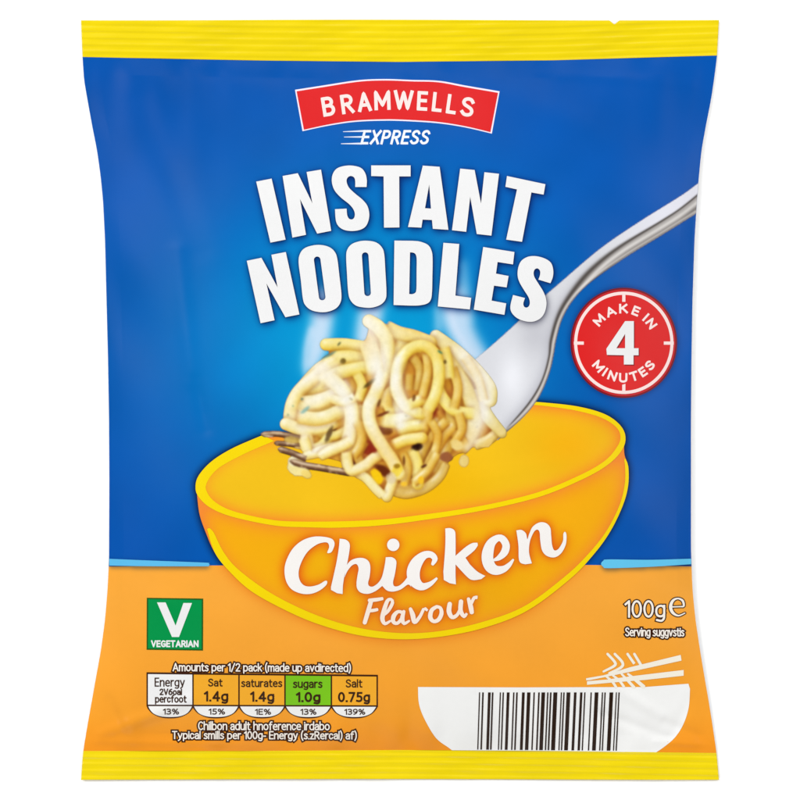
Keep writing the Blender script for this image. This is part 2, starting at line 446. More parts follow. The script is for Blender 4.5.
INSTANT = [
    ('+', a5([(81, 108), (158, 93), (228, 398), (152, 413)])),
    ('+', a5([(213, 80), (289, 66), (362, 217), (333, 60), (405, 48), (456, 354), (386, 368), (300, 195), (330, 374), (262, 388)])),
    ('+', a5(cur([(576, 135), (576, 105), (571, 88), (556, 80), (541, 85), (533, 100), (536, 120), (548, 142), (578, 170), (612, 198), (636, 228),
                  (646, 265), (643, 300), (628, 332), (600, 349), (560, 355), (520, 349), (492, 330), (479, 300), (475, 246)],
                 [(533, 243), (536, 275), (545, 293), (560, 297), (571, 288), (574, 268), (566, 245), (545, 220), (505, 188), (475, 155), (461, 120), (460, 85),
                  (472, 55), (495, 37), (535, 28), (575, 30), (608, 42), (627, 68), (634, 100), (633, 135)]))),
    ('+', np.array([(371.2, 165.4), (410.6, 165.4), (410.6, 176.4), (399.2, 176.4), (399.4, 227.4), (384, 227.6), (383.6, 176.4), (371.2, 176)])),
    ('+', b5([(164, 28), (248, 34), (292, 349), (214, 344), (210, 300), (163, 298), (157, 338), (90, 335)])),
    ('-', b5([(196, 122), (205, 243), (175, 241)])),
    ('+', b5([(351, 43), (423, 50), (455, 218), (472, 61), (545, 69), (507, 378), (434, 370), (401, 183), (381, 359), (310, 351)])),
    ('+', b5([(585, 80), (777, 121), (768, 173), (707, 162), (660, 409), (581, 398), (635, 147), (577, 134)])),
]
NOODLES = [
    ('+', c5([(34, 104), (107, 89), (188, 237), (157, 74), (229, 60), (297, 372), (227, 386), (132, 217), (173, 401), (103, 416)])),
    ('+', c5(spline([(293, 108), (302, 65), (325, 40), (365, 27), (405, 25), (445, 35), (472, 57), (486, 92), (497, 180), (507, 270), (503, 310), (482, 340),
                     (445, 357), (405, 361), (360, 352), (330, 330), (315, 296), (304, 200)], 6, True))),
    ('-', c5(capsule(386, 99, 411, 285, 16.5))),
    ('+', c5(spline([(531, 80), (538, 45), (560, 20), (600, 6), (640, 4), (680, 12), (708, 35), (721, 70), (727, 160), (732, 255), (728, 295), (705, 322),
                     (665, 337), (625, 338), (580, 328), (552, 300), (541, 260), (535, 170)], 6, True))),
    ('-', c5(capsule(626, 78, 638, 264, 16.5))),
    ('+', d5(np.concatenate([[(-28, 3)], spline([(60, 4), (100, 8), (140, 25), (158, 55), (163, 95), (162, 180), (160, 260), (154, 298), (135, 318), (95, 327), (50, 328)], 6), [(-32, 325)]]))),
    ('-', d5(np.concatenate([[(50, 62)], spline([(60, 62), (75, 68), (83, 90), (83, 160), (82, 245), (75, 265), (60, 271)], 6), [(46, 270)]]))),
    ('+', d5([(217, 14), (296, 20), (277, 278), (356, 289), (349, 347), (189, 332)])),
    ('+', d5([(416, 35), (572, 60), (565, 122), (488, 110), (480, 168), (543, 180), (533, 237), (470, 228), (458, 303), (531, 317), (522, 374), (369, 348)])),
    ('+', d5(cur([(692, 198), (700, 175), (700, 154), (688, 142), (674, 147), (668, 165), (673, 187), (692, 218), (715, 255), (729, 290), (732, 325), (722, 365),
                  (700, 393), (665, 408), (625, 406), (585, 390), (558, 362), (552, 330), (565, 275)],
                 [(625, 290), (617, 315), (620, 332), (632, 338), (645, 330), (649, 310), (642, 285), (620, 250), (597, 210), (588, 175), (592, 135), (608, 103),
                  (640, 84), (680, 81), (725, 93), (755, 115), (766, 150), (764, 185), (752, 216)]))),
]
# split the two words where an L, E ... overlap cannot occur; "Chicken" and "Flavour" in script
K = 5.333
e5 = lambda p: Z(p, 280, 525, K)
f5 = lambda p: Z(p, 425, 515, K)


def brush(pts, tr, caps=True):
    P = tr(pts); q, quads = stroke(P, 1.5)
    out = list(quads)
    out += [('+', disc(p[0], p[1], p[2], n=14)) for p in (q[::2] if caps else q[::2])]
    return out


CHICKEN = []
CHICKEN += [('+', e5(spline([(252, 148), (262, 118), (255, 96), (232, 93), (195, 105), (150, 140), (118, 190), (100, 245), (104, 290), (125, 320), (160, 328),
                             (205, 318), (240, 298), (252, 302), (245, 322), (210, 350), (165, 367), (115, 366), (65, 345), (35, 305), (24, 250), (32, 195),
                             (65, 130), (115, 85), (175, 63), (235, 63), (278, 75), (291, 98), (285, 125), (272, 146)], 5, True)))]
CHICKEN += [('+', e5(cur([(318, 73), (352, 79), (371, 100), (370, 140), (357, 213)], [(344, 268), (336, 320), (334, 368)], [(305, 364), (272, 346)],
                         [(272, 330), (288, 260), (303, 190), (314, 120), (318, 73)])))]
CHICKEN += [('+', e5(cur([(348, 250), (356, 215), (380, 188), (415, 176), (450, 178), (474, 196), (482, 228), (478, 275), (470, 308), (476, 325), (495, 328), (520, 312),
                          (540, 285), (551, 250), (560, 205), (564, 172)],
                         [(564, 172), (597, 172), (618, 188), (620, 215), (612, 265), (603, 305), (610, 326), (634, 324), (660, 303), (685, 270)],
                         [(700, 330), (682, 318), (645, 343), (605, 355), (572, 350), (550, 330)],
                         [(545, 325), (510, 352), (470, 367), (432, 361), (412, 340), (408, 310), (413, 270), (419, 232), (408, 209), (385, 215), (360, 245), (344, 280)])))]
CHICKEN += [('+', e5(disc(604, 106, 33)))]
CHICKEN += brush([(815, 207, 9), (826, 180, 15), (805, 158, 17), (768, 162, 21), (730, 200, 31), (711, 250, 35), (720, 300, 31), (755, 328, 21), (800, 315, 13), (838, 283, 6)], e5)
CHICKEN += [('+', f5(cur([(108, 72), (135, 70), (158, 84), (163, 120), (163, 225)], [(163, 260), (163, 320), (165, 370)], [(132, 364), (100, 346)],
                         [(98, 300), (106, 200), (109, 130), (108, 72)])))]
CHICKEN += [('+', f5(cur([(158, 222), (215, 172), (252, 150), (280, 148)], [(282, 162), (262, 190), (216, 228)],
                         [(240, 264), (280, 302), (322, 325)], [(300, 342), (256, 347), (225, 330), (158, 258)])))]
CHICKEN += brush([(366, 241, 6), (395, 228, 14), (424, 198, 20), (432, 160, 20), (412, 127, 19), (385, 124, 18), (353, 150, 24), (336, 195, 30), (334, 240, 31),
                  (350, 278, 30), (380, 295, 25), (420, 288, 18), (450, 265, 12), (472, 236, 5)], f5)
CHICKEN += [('+', f5(cur([(487, 82), (515, 80), (538, 98), (546, 128), (556, 100), (575, 62), (610, 40), (645, 43), (668, 68), (673, 110), (678, 160), (690, 188), (712, 180),
                          (735, 140), (738, 100), (748, 90), (755, 112), (750, 160), (725, 205), (690, 226), (650, 218), (625, 190), (615, 140), (611, 92), (598, 78),
                          (580, 92), (560, 140), (555, 200), (570, 258)], [(535, 263), (510, 255), (500, 230), (498, 160), (487, 82)])))]
FLAVOUR = []
for st in ([(487, 402, 11), (470, 460, 12), (452, 520, 11)], [(478, 402, 10), (515, 398, 10), (550, 392, 8)], [(470, 458, 9), (500, 455, 9), (522, 450, 8)],
           [(540, 490, 6), (575, 460, 9), (600, 415, 9), (592, 397, 8), (573, 405, 10), (555, 455, 12), (546, 500, 12), (560, 526, 9), (588, 512, 6)],
           [(655, 468, 9), (630, 462, 9), (607, 485, 12), (604, 515, 11), (625, 524, 9), (648, 500, 9), (660, 468, 8)],
           [(660, 462, 9), (652, 500, 12), (662, 525, 9), (688, 512, 6)],
           [(696, 448, 9), (708, 480, 13), (718, 518, 11), (745, 490, 9), (765, 450, 8)]):
    FLAVOUR += brush(st, e5)
for st in ([(2, 500, 8), (14, 510, 6)], [(62, 489, 9), (36, 508, 11), (28, 545, 12), (46, 567, 10), (72, 558, 11), (88, 525, 11), (82, 496, 9), (62, 489, 9)],
           [(132, 475, 12), (128, 515, 13), (145, 545, 11), (172, 532, 9), (190, 495, 8)], [(192, 462, 12), (190, 510, 12), (208, 540, 10), (224, 524, 6)],
           [(232, 448, 9), (244, 490, 13), (250, 524, 11)], [(246, 475, 8), (262, 442, 9), (280, 440, 9)]):
    FLAVOUR += brush(st, f5)

# bowl ---------------------------------------------------------------
rim_out = spline([(263, 435), (233, 448), (212, 461), (199, 475), (195.5, 486), (198, 496), (210, 507.5), (233, 517), (275, 525.6), (307, 527.3), (339, 527.7), (380, 525.5),
                  (420, 520.6), (480, 511), (538, 497.3), (581, 480), (607.5, 465), (622, 450), (625.5, 437), (620, 425), (604.5, 414), (578, 406.5), (545, 402.6), (520, 401)], 3)
rim_in = spline([(520, 404), (545, 406), (577, 410.8), (602, 418), (616.5, 427.5), (620.5, 437), (617, 447), (604.5, 461), (579.5, 475.3), (537, 492.5), (480, 506),
                 (420, 515), (380, 519.5), (339, 521.3), (290, 521.3), (265, 518.6), (233, 511), (216, 502.6), (207.5, 493), (206.5, 483.5), (218, 468.6), (244, 454), (274, 441)], 3)
RIM = [('+', np.concatenate([rim_out, rim_in]))]
INNER = [('+', np.concatenate([spline([(268, 437), (233, 450), (214, 463), (200, 477), (198, 486), (202, 498), (233, 515), (275, 522), (339, 525), (420, 518), (480, 509), (538, 495),
                                       (581, 478), (605, 464), (621, 448), (623, 437), (618, 426), (603, 416), (578, 408.5), (540, 404)], 3), [(505, 404), (400, 420), (300, 432)]]))]
out_left = spline([(197, 494), (199.5, 514), (206, 533), (215, 553), (230, 572), (251, 591), (281, 608), (315, 623), (357.5, 635), (400, 639.3), (442, 636.5), (485, 627.5),
                   (527.5, 610.5), (566, 579), (592, 554), (609, 531), (622, 505), (627.5, 485), (628, 466), (624.5, 455), (624, 444)], 3)
BODY = [('+', np.concatenate([out_left, spline([(621, 450), (606, 464), (580, 478), (538, 495), (480, 508.5), (420, 518), (380, 523), (339, 524.5), (275, 522), (233, 514), (206, 502)], 3)]))]
OUTLINE = [('+', np.concatenate([spline([(207, 529), (215, 553), (230, 572), (251, 591), (281, 608), (315, 623), (357.5, 635), (400, 639.3), (442, 636.5), (485, 627.5),
                                         (527.5, 610.5), (570, 579), (594, 554), (610.5, 531), (623, 505), (628.2, 485), (628.2, 466), (624.8, 458)], 3),
                                 spline([(624.3, 460), (625.2, 470), (624.6, 485), (619.5, 505), (607, 530), (590, 552), (566, 575.5), (524.5, 606), (482, 622), (440, 631), (400, 633), (357.5, 627.5),
                                         (315, 614.5), (272.5, 594), (239, 570), (223.6, 552), (213.5, 532), (209, 528)], 3)]))]
TITLE = INSTANT + NOODLES
title_m = mask_of(INSTANT) + 0; title_m = np.maximum(title_m, mask_of(NOODLES))
sh_title = np.clip(blur(np.roll(title_m, (2, 1), (0, 1)), 4.0) * 1.25, 0, 1)
sh_tight = np.clip(blur(np.roll(title_m, (1, 1), (0, 1)), 1.8) * 1.2, 0, 1)
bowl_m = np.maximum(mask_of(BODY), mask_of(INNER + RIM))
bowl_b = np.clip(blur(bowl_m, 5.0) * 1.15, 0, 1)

# steam printed over the blue and over the noodles: (path, blur, strength)
steam = np.zeros((800, 800))
for pts, s, am in (([(323, 296, 9), (322, 320, 11), (317, 345, 11), (310, 368, 7)], 4.6, 0.9), ([(312, 330, 4), (306, 350, 2.5), (305, 378, 1.5)], 2.0, 0.5),
                   ([(374, 300, 10), (370, 318, 12), (366, 340, 11)], 4.6, 0.9), ([(452, 296, 12), (456, 320, 14), (468, 343, 12), (480, 358, 9)], 4.8, 0.86),
                   ([(450, 305, 3), (456, 330, 3), (472, 356, 4)], 2.2, 0.55), ([(437, 308, 2), (438, 330, 4)], 3, 0.5), ([(463, 262, 3), (464, 285, 5), (468, 318, 6)], 4, 0.5),
                   ([(320, 235, 4), (345, 240, 4), (355, 232, 4)], 6, 0.18), ([(440, 238, 4), (455, 236, 4)], 6, 0.15)):
    steam = 1 - (1 - steam) * (1 - am * soft(pts, s))


def lownoise(seed, n=10, kmax=.05):
    r = np.random.RandomState(seed); o = np.zeros((800, 800))
    for _ in range(n):
        a, b = r.uniform(-kmax, kmax, 2); o += np.sin(a * GX + b * GY + r.uniform(0, 6.28))
    return o / n


n1, n2 = lownoise(3), lownoise(5, 12, .09)
blue = np.zeros((800, 800, 3)) + np.array([0, 80, 168.])
r2 = ((GX - 365) / 150) ** 2 + ((GY - 345) / 125) ** 2
glow = np.exp(-r2 * 0.75)
blue = mix(blue, (0, 150, 208), np.clip(glow * 1.15, 0, 1))
blue = mix(blue, (4, 92, 184), np.clip(np.exp(-(((GX - 240) / 90) ** 2 + ((GY - 130) / 60) ** 2)) * .18 + np.exp(-(((GX - 600) / 100) ** 2 + ((GY - 200) / 120) ** 2)) * .3, 0, 1))
blue = blue * (1 + 0.05 * n1 + 0.04 * n2)[..., None]
blue = mix(blue, (212, 224, 242), np.clip(steam, 0, .92))
blue = mix(blue, (0, 32, 100), sh_title * 0.72)
blue = mix(blue, (4, 24, 80), sh_tight * 0.45)
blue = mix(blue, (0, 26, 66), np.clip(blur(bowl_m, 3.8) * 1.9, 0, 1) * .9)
badge_m = mask_of([('+', disc(623.8, 342.8, 53.5, 55.3))])
blue = mix(blue, (0, 30, 90), np.clip(blur(badge_m, 3.0) * 1.1, 0, 1) * .75)

orange = np.zeros((800, 800, 3)) + np.array([246, 167, 58.])
orange = mix(orange, (246, 158, 40), np.clip((GY - 600) / 160, 0, 1))
orange = mix(orange, (236, 128, 18), np.clip((GY - 715) / 40, 0, 1) * .35)  # shading of the film by the bottom seal, painted into the orange
orange = orange * (1 + 0.025 * n1 + 0.02 * n2)[..., None]
orange = mix(orange, (226, 112, 20), np.clip(blur(bowl_m, 6) * 1.5, 0, 1) * .6)
line_l = [('+', np.concatenate([spline([(109.2, 558.8), (150, 560.5), (205, 562.6), (208.6, 563.2), (209.8, 564.6), (208.6, 566), (205, 566.3), (150, 566.2), (109.2, 565.6)], 2)]))]
line_r = [('+', np.concatenate([spline([(691.1, 558.7), (650, 559.8), (609, 559.4), (603.4, 560.6), (601, 563.8), (603.4, 567), (609, 568.2), (650, 566.8), (691.2, 564.2)], 2)]))]
lsh = np.clip(blur(np.roll(mask_of(line_l + line_r), 2, 0), 2.2) * 1.4, 0, 1)
blue = mix(blue, (0, 30, 70), lsh * .7); orange = mix(orange, (120, 96, 60), lsh * .75)
icon_m = mask_of([('+', np.array([(418, 687), (690, 684), (688, 708), (675, 738), (656, 752), (452, 752), (425, 720)]))])

# bowl colours: warm orange glow along the lines, golden middle
chick_m = np.maximum(mask_of(CHICKEN), mask_of(FLAVOUR))
cg = np.clip(blur(chick_m, 5.5) * 1.7, 0, 1); cg2 = np.clip(blur(chick_m, 2.2) * 1.3, 0, 1)
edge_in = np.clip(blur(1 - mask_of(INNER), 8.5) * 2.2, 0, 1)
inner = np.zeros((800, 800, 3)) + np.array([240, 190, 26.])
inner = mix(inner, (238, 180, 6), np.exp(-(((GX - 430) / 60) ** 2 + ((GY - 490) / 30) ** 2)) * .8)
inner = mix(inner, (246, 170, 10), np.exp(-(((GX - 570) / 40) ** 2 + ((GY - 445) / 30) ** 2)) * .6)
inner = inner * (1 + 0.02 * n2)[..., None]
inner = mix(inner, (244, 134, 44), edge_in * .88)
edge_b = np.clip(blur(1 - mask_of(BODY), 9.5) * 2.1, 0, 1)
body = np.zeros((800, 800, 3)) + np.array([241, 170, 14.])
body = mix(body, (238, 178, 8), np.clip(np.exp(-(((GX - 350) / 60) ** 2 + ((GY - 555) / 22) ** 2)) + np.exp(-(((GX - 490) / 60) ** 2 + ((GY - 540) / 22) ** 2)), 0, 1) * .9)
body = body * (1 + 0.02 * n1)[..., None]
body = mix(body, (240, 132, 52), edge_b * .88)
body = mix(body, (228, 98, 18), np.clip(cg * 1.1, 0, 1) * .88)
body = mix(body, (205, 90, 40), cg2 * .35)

# ------------------------------------------------------------------ fork picture
FX0, FY0, FR = 462.0, 180.0, 0.75
fy, fx = np.mgrid[0:int(262 / FR), 0:int(240 / FR)]; fx = FX0 + fx * FR; fy = FY0 + fy * FR
fork_poly = np.concatenate([spline([(704, 179), (696, 185), (680, 196.5), (640, 221.5), (600, 249), (560, 283), (545, 296), (520, 320), (497, 341), (478, 357), (464, 369)], 2), [(464, 436), (498, 440)],
                            spline([(507, 431.5), (519, 421), (532, 407), (542, 391), (549.5, 372), (553.5, 355), (556, 340), (562, 319), (573, 300), (590, 282.5), (625, 257.5), (665, 233), (697, 213), (706, 208)], 2)])


def polydist(pts, x, y):
    q = spline(pts, 1.0); best = np.full(x.shape, 1e9); tt = np.zeros(x.shape); sd = np.zeros(x.shape)
    for i in range(len(q) - 1):
        a, b = q[i, :2], q[i + 1, :2]; d = b - a; L2 = d @ d + 1e-9
        t = np.clip(((x - a[0]) * d[0] + (y - a[1]) * d[1]) / L2, 0, 1)
        ex, ey = x - a[0] - t * d[0], y - a[1] - t * d[1]; D = ex * ex + ey * ey
        k = D < best; best[k] = D[k]; tt[k] = (i + t[k]) / (len(q) - 1); sd[k] = np.sign(d[0] * ey[k] - d[1] * ex[k])
    return np.sqrt(best), tt, sd


fork = np.zeros(fx.shape + (4,))
sub = sum(inside(fork_poly, fx + dx, fy + dy).astype(float) for dx in (-.25, .25) for dy in (-.25, .25)) / 4
ld, lt, ls = polydist([(700, 193), (680, 209), (660, 222), (620, 246.5), (594, 267), (576, 287), (560, 312), (551.5, 338), (549, 358), (542, 381), (529, 403), (506, 430)], fx, fy)
fc = np.zeros(fx.shape + (3,)) + np.array([216, 217, 222.])
fc = mix(fc, (226, 226, 236), np.clip((fx - 600) / 60, 0, 1))
fc = mix(fc, (182, 182, 190), np.exp(-(((fx - 535) / 16) ** 2 + ((fy - 335) / 20) ** 2)) * .5)
fc = mix(fc, (240, 241, 246), np.exp(-(((fx - 512) / 13) ** 2 + ((fy - 378) / 26) ** 2)) * .8)
fc = mix(fc, (166, 166, 176), np.exp(-(ld / 7) ** 2) * (ls > 0) * .45 * np.clip((620 - fx) / 60, 0, 1))
side = ls < 0            # strip beyond the dark line
fc[side] = (168, 163, 160)
fc = mix(fc, (214, 210, 206), np.exp(-((ld - 5.4) / 2.0) ** 2) * side)
fc = mix(fc, (104, 98, 94), np.exp(-((ld - 10.0) / 2.2) ** 2) * side * .75)
fc = mix(fc, (74, 68, 64), np.exp(-(ld / (1.0 + 1.7 * np.exp(-((lt - .48) / .2) ** 2))) ** 2) * .92)
ed, _, _ = polydist([(697, 213), (665, 233), (625, 257.5), (590, 282.5), (573, 300), (562, 319), (556, 340), (553.5, 355), (549.5, 372), (542, 391), (532, 407), (519, 421), (507, 431.5)], fx, fy)
fc = mix(fc, (70, 64, 62), np.exp(-(ed / 1.0) ** 2) * .55 * np.clip((600 - fx) / 30, 0, 1))
fc = mix(fc, (228, 222, 216), np.exp(-((ed - 2.2) / 1.1) ** 2) * .6)
fc = mix(fc, (70, 70, 84), bil(sh_title, fx, fy) * .55); fc = mix(fc, (40, 40, 60), bil(sh_tight, fx, fy) * .4)
fork[..., :3] = np.clip(fc, 0, 255); fork[..., 3] = sub

# ------------------------------------------------------------------ noodle picture
NX0, NY0, NR = 256.0, 304.0, 0.6
ny, nx = np.mgrid[0:int(206 / NR), 0:int(262 / NR)]; nx = NX0 + nx * NR; ny = NY0 + ny * NR
art = np.zeros(nx.shape + (3,)); alp = np.zeros(nx.shape)
rn = np.random.RandomState(11)


def vnoise(sc, seed):
    r = np.random.RandomState(seed); h, w = nx.shape
    g = r.uniform(0, 1, (int(h * NR / sc) + 3, int(w * NR / sc) + 3))
    X = (nx - NX0) / sc; Y = (ny - NY0) / sc; i = X.astype(int); j = Y.astype(int); a = X - i; b = Y - j
    a = a * a * (3 - 2 * a); b = b * b * (3 - 2 * b)
    return (g[j, i] * (1 - a) + g[j, i + 1] * a) * (1 - b) + (g[j + 1, i] * (1 - a) + g[j + 1, i + 1] * a) * b


vn1, vn2, vn3 = vnoise(9, 1), vnoise(3.5, 2), vnoise(22, 3)


def over(col, a):
    global art, alp
    a = np.clip(a, 0, 1)
    if np.ndim(col) == 1: col = np.zeros(art.shape) + np.asarray(col, float)
    na = a + alp * (1 - a)
    art[:] = np.where(na[..., None] > 1e-4, (col * a[..., None] + art * (alp * (1 - a))[..., None]) / np.maximum(na, 1e-4)[..., None], art)
    alp[:] = na


def blob(cx, cy, rx, ry, ang, col, a=1.0, edge=.25):
    c, s = math.cos(math.radians(ang)), math.sin(math.radians(ang))
    X = (nx - cx) * c + (ny - cy) * s; Y = -(nx - cx) * s + (ny - cy) * c
    d = np.sqrt((X / rx) ** 2 + (Y / ry) ** 2) + (vn2 - .5) * .25
    over(np.array(col, float), a * np.clip((1 - d) / edge + .5, 0, 1))


def noodle(pts, r, lo=(176, 118, 30), mid=(222, 186, 88), hi=(240, 228, 176), a=1.0, cast=.46, tip=''):
    r = r * (.88 if r > 7 else .93)
    P = [(p[0], p[1], (min(p[2], r) if len(p) > 2 else r)) for p in pts]
    q = spline(P, 0.8); x0, y0 = q[:, 0].min() - r * 2.4, q[:, 1].min() - r * 2.4; x1, y1 = q[:, 0].max() + r * 2.4, q[:, 1].max() + r * 2.4
    I0, I1 = max(int((x0 - NX0) / NR), 0), min(int((x1 - NX0) / NR) + 1, nx.shape[1]); J0, J1 = max(int((y0 - NY0) / NR), 0), min(int((y1 - NY0) / NR) + 1, nx.shape[0])
    sl = (slice(J0, J1), slice(I0, I1)); X, Y = nx[sl], ny[sl]
    best = np.full(X.shape, 1e9); ex = np.zeros(X.shape); ey = np.zeros(X.shape); ki = np.zeros(X.shape)
    for qi, (px, py, pr) in enumerate(q):
        dx, dy = (X - px) / pr, (Y - py) / pr; D = dx * dx + dy * dy; k = D < best
        best[k] = D[k]; ex[k] = dx[k]; ey[k] = dy[k]; ki[k] = qi
    t = np.sqrt(best); ef = np.ones(X.shape)
    if 's' not in tip: ef *= np.clip(ki * .8 / (r * 1.1), 0, 1)
    if 'e' not in tip: ef *= np.clip((len(q) - 1 - ki) * .8 / (r * 1.1), 0, 1)
    ef = ef * ef * (3 - 2 * ef)
    # contact shade on what lies beneath
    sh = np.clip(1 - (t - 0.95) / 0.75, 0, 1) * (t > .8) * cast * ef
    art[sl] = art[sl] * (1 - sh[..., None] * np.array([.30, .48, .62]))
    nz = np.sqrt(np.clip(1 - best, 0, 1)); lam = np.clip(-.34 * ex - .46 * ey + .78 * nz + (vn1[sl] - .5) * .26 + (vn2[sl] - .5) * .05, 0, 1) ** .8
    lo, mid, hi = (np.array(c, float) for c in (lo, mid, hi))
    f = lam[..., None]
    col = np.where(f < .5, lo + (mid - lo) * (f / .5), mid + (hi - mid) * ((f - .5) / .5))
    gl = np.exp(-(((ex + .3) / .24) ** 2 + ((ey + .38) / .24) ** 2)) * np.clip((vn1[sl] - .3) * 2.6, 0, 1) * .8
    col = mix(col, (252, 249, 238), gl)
    al = np.clip((1.0 - t) * r / 0.9 + .5, 0, 1) * a * ef
    na = al + alp[sl] * (1 - al)
    art[sl] = np.where(na[..., None] > 1e-4, (col * al[..., None] + art[sl] * (alp[sl] * (1 - al))[..., None]) / np.maximum(na, 1e-4)[..., None], art[sl])
    alp[sl] = na


PALE = dict(lo=(216, 176, 80), mid=(236, 216, 132), hi=(246, 240, 204))
GOLD = dict(lo=(178, 118, 34), mid=(214, 166, 56), hi=(236, 210, 124))
DULL = dict(lo=(166, 112, 36), mid=(200, 150, 50), hi=(222, 190, 100))
LEMN = dict(lo=(210, 166, 48), mid=(232, 206, 92), hi=(243, 232, 160))
base_poly = spline([(330, 346), (345, 341), (364, 341), (370, 326), (379, 323), (395, 327), (415, 333), (428, 340), (438, 334), (452, 346), (475, 364), (488, 384), (493, 400), (484, 410),
                    (496, 428), (485, 442), (468, 449), (452, 458), (443, 470), (428, 486), (405, 494), (385, 492), (372, 480), (352, 470), (342, 462), (320, 456), (300, 448), (300, 436), (284, 426),
                    (289, 400), (300, 386), (316, 370), (328, 358)], 3, True)
sub = sum(inside(base_poly, nx + dx, ny + dy).astype(float) for dx in (-.2, .2) for dy in (-.2, .2)) / 4
basec = mix(np.zeros(nx.shape + (3,)) + np.array([210, 156, 56.]), (180, 108, 40), np.clip((vn1 - .45) * 2, 0, 1))
over(basec, sub)
# dark and reddish gaps
for b in ((370, 448, 12, 9, 20, (150, 52, 26)), (362, 462, 9, 7, -30, (186, 108, 52)), (418, 448, 7, 6, -30, (40, 14, 8)), (385, 430, 7, 5, 10, (120, 52, 16)), (383, 471, 9, 5, 25, (104, 40, 14)),
          (430, 413, 7, 9, 30, (150, 54, 22)), (408, 476, 7, 5, 0, (120, 60, 24)), (330, 432, 6, 9, 25, (92, 52, 22)), (374, 400, 8, 10, 0, (204, 132, 62)), (424, 466, 6, 6, 0, (140, 66, 30)),
          (358, 462, 5, 5, 0, (88, 34, 16)), (415, 380, 15, 24, 0, (200, 136, 44)), (424, 372, 8, 18, 8, (178, 106, 36)), (446, 375, 9, 12, 0, (192, 130, 34)), (432, 445, 9, 14, 30, (176, 96, 46))):
    blob(*b, edge=.5) if len(b) == 6 else blob(*b)
noodle([(412, 356), (420, 370), (417, 392)], 5, **DULL); noodle([(426, 352), (428, 372), (422, 398)], 5, **GOLD); noodle([(410, 372), (409, 392)], 4.5, **DULL)
# strands, back to front
noodle([(462, 380), (470, 405), (466, 432), (455, 452)], 7, **GOLD)
noodle([(446, 362), (462, 378), (468, 398)], 9, **DULL)
noodle([(450, 400), (452, 430), (444, 456), (434, 474)], 6.5, **DULL)
noodle([(440, 418), (430, 438), (421, 456), (418, 470)], 6, **DULL)
noodle([(455, 424), (441, 442), (430, 462), (422, 480)], 5.5, **GOLD)
noodle([(470, 418), (472, 436), (460, 452)], 6, **DULL)
noodle([(447, 462, 4), (440, 476), (426, 488), (407, 494), (393, 491)], 5.2, lo=(196, 150, 50), mid=(216, 178, 84), hi=(228, 204, 130), a=.85)
noodle([(410, 448), (417, 464), (418, 484)], 6.4, **LEMN, tip='e')
noodle([(428, 398), (427, 420), (420, 440)], 6, **GOLD)
blob(405, 487, 9, 5, 0, (214, 176, 90), .7)
noodle([(395, 474), (391, 486), (387, 497)], 5.4, **PALE, tip='e')
noodle([(355, 472), (366, 478), (375, 488), (384, 497)], 5.0, **PALE)
noodle([(500, 430, 5), (488, 440), (473, 446, 5)], 5.5, lo=(190, 156, 70), mid=(222, 202, 128), hi=(236, 226, 180))
noodle([(478, 395), (486, 414), (502, 433, 5)], 7, tip='se', lo=(196, 176, 100), mid=(226, 214, 152), hi=(238, 232, 200))
noodle([(436, 336, 6), (455, 352), (474, 370), (488, 388), (490, 400, 7)], 9, tip='se', lo=(204, 176, 92), mid=(228, 212, 146), hi=(240, 234, 200))
noodle([(440, 350), (456, 372), (470, 398), (474, 426), (462, 448, 5)], 8, lo=(188, 146, 56), mid=(222, 194, 108), hi=(238, 226, 178))
noodle([(436, 384), (444, 400), (456, 411), (476, 414, 6)], 6.4, **LEMN)
noodle([(448, 420), (438, 430), (430, 442)], 5.5, **GOLD)
for st, r_ in (([(452, 366), (458, 388), (454, 410)], 5), ([(464, 356), (478, 378), (484, 402)], 5), ([(430, 420), (438, 436), (434, 454)], 4.6), ([(452, 432), (462, 440), (466, 448)], 5), ([(458, 412), (462, 430), (452, 446)], 5),
               ([(438, 452), (428, 470), (412, 484)], 5), ([(402, 452), (408, 468), (404, 486)], 5), ([(364, 404), (360, 420), (366, 436)], 5.4), ([(366, 440), (358, 456), (366, 470)], 5)):
    noodle(st, r_, **GOLD)
for st, r_ in (([(334, 352), (350, 350), (366, 354)], 5.4), ([(300, 392), (318, 388), (338, 382)], 5.6), ([(396, 345), (410, 344), (424, 350)], 5.4), ([(376, 392), (388, 402), (398, 414)], 5.6), ([(444, 346), (448, 362), (450, 380)], 5.4),
               ([(296, 404), (314, 410), (336, 404)], 5.2), ([(318, 432), (334, 436), (348, 430)], 5.4)):
    noodle(st, r_, **LEMN)
# top
noodle([(326, 344.5, 6), (345, 345), (366, 348)], 7.5, **LEMN, tip='s')
noodle([(330, 360), (348, 358), (368, 362)], 9, **LEMN)
noodle([(430, 343), (414, 337), (398, 333), (384, 326)], 8, tip='s', lo=(200, 156, 56), mid=(230, 204, 112), hi=(241, 226, 164))
noodle([(402, 342), (400, 360), (392, 378)], 9, lo=(204, 160, 50), mid=(230, 206, 110), hi=(240, 226, 160))
noodle([(369, 321, 6.5), (379, 328), (387, 342), (386, 364, 9), (380, 384)], 8, **PALE, tip='s')
noodle([(366, 340), (372, 356), (376, 376)], 10, **PALE)
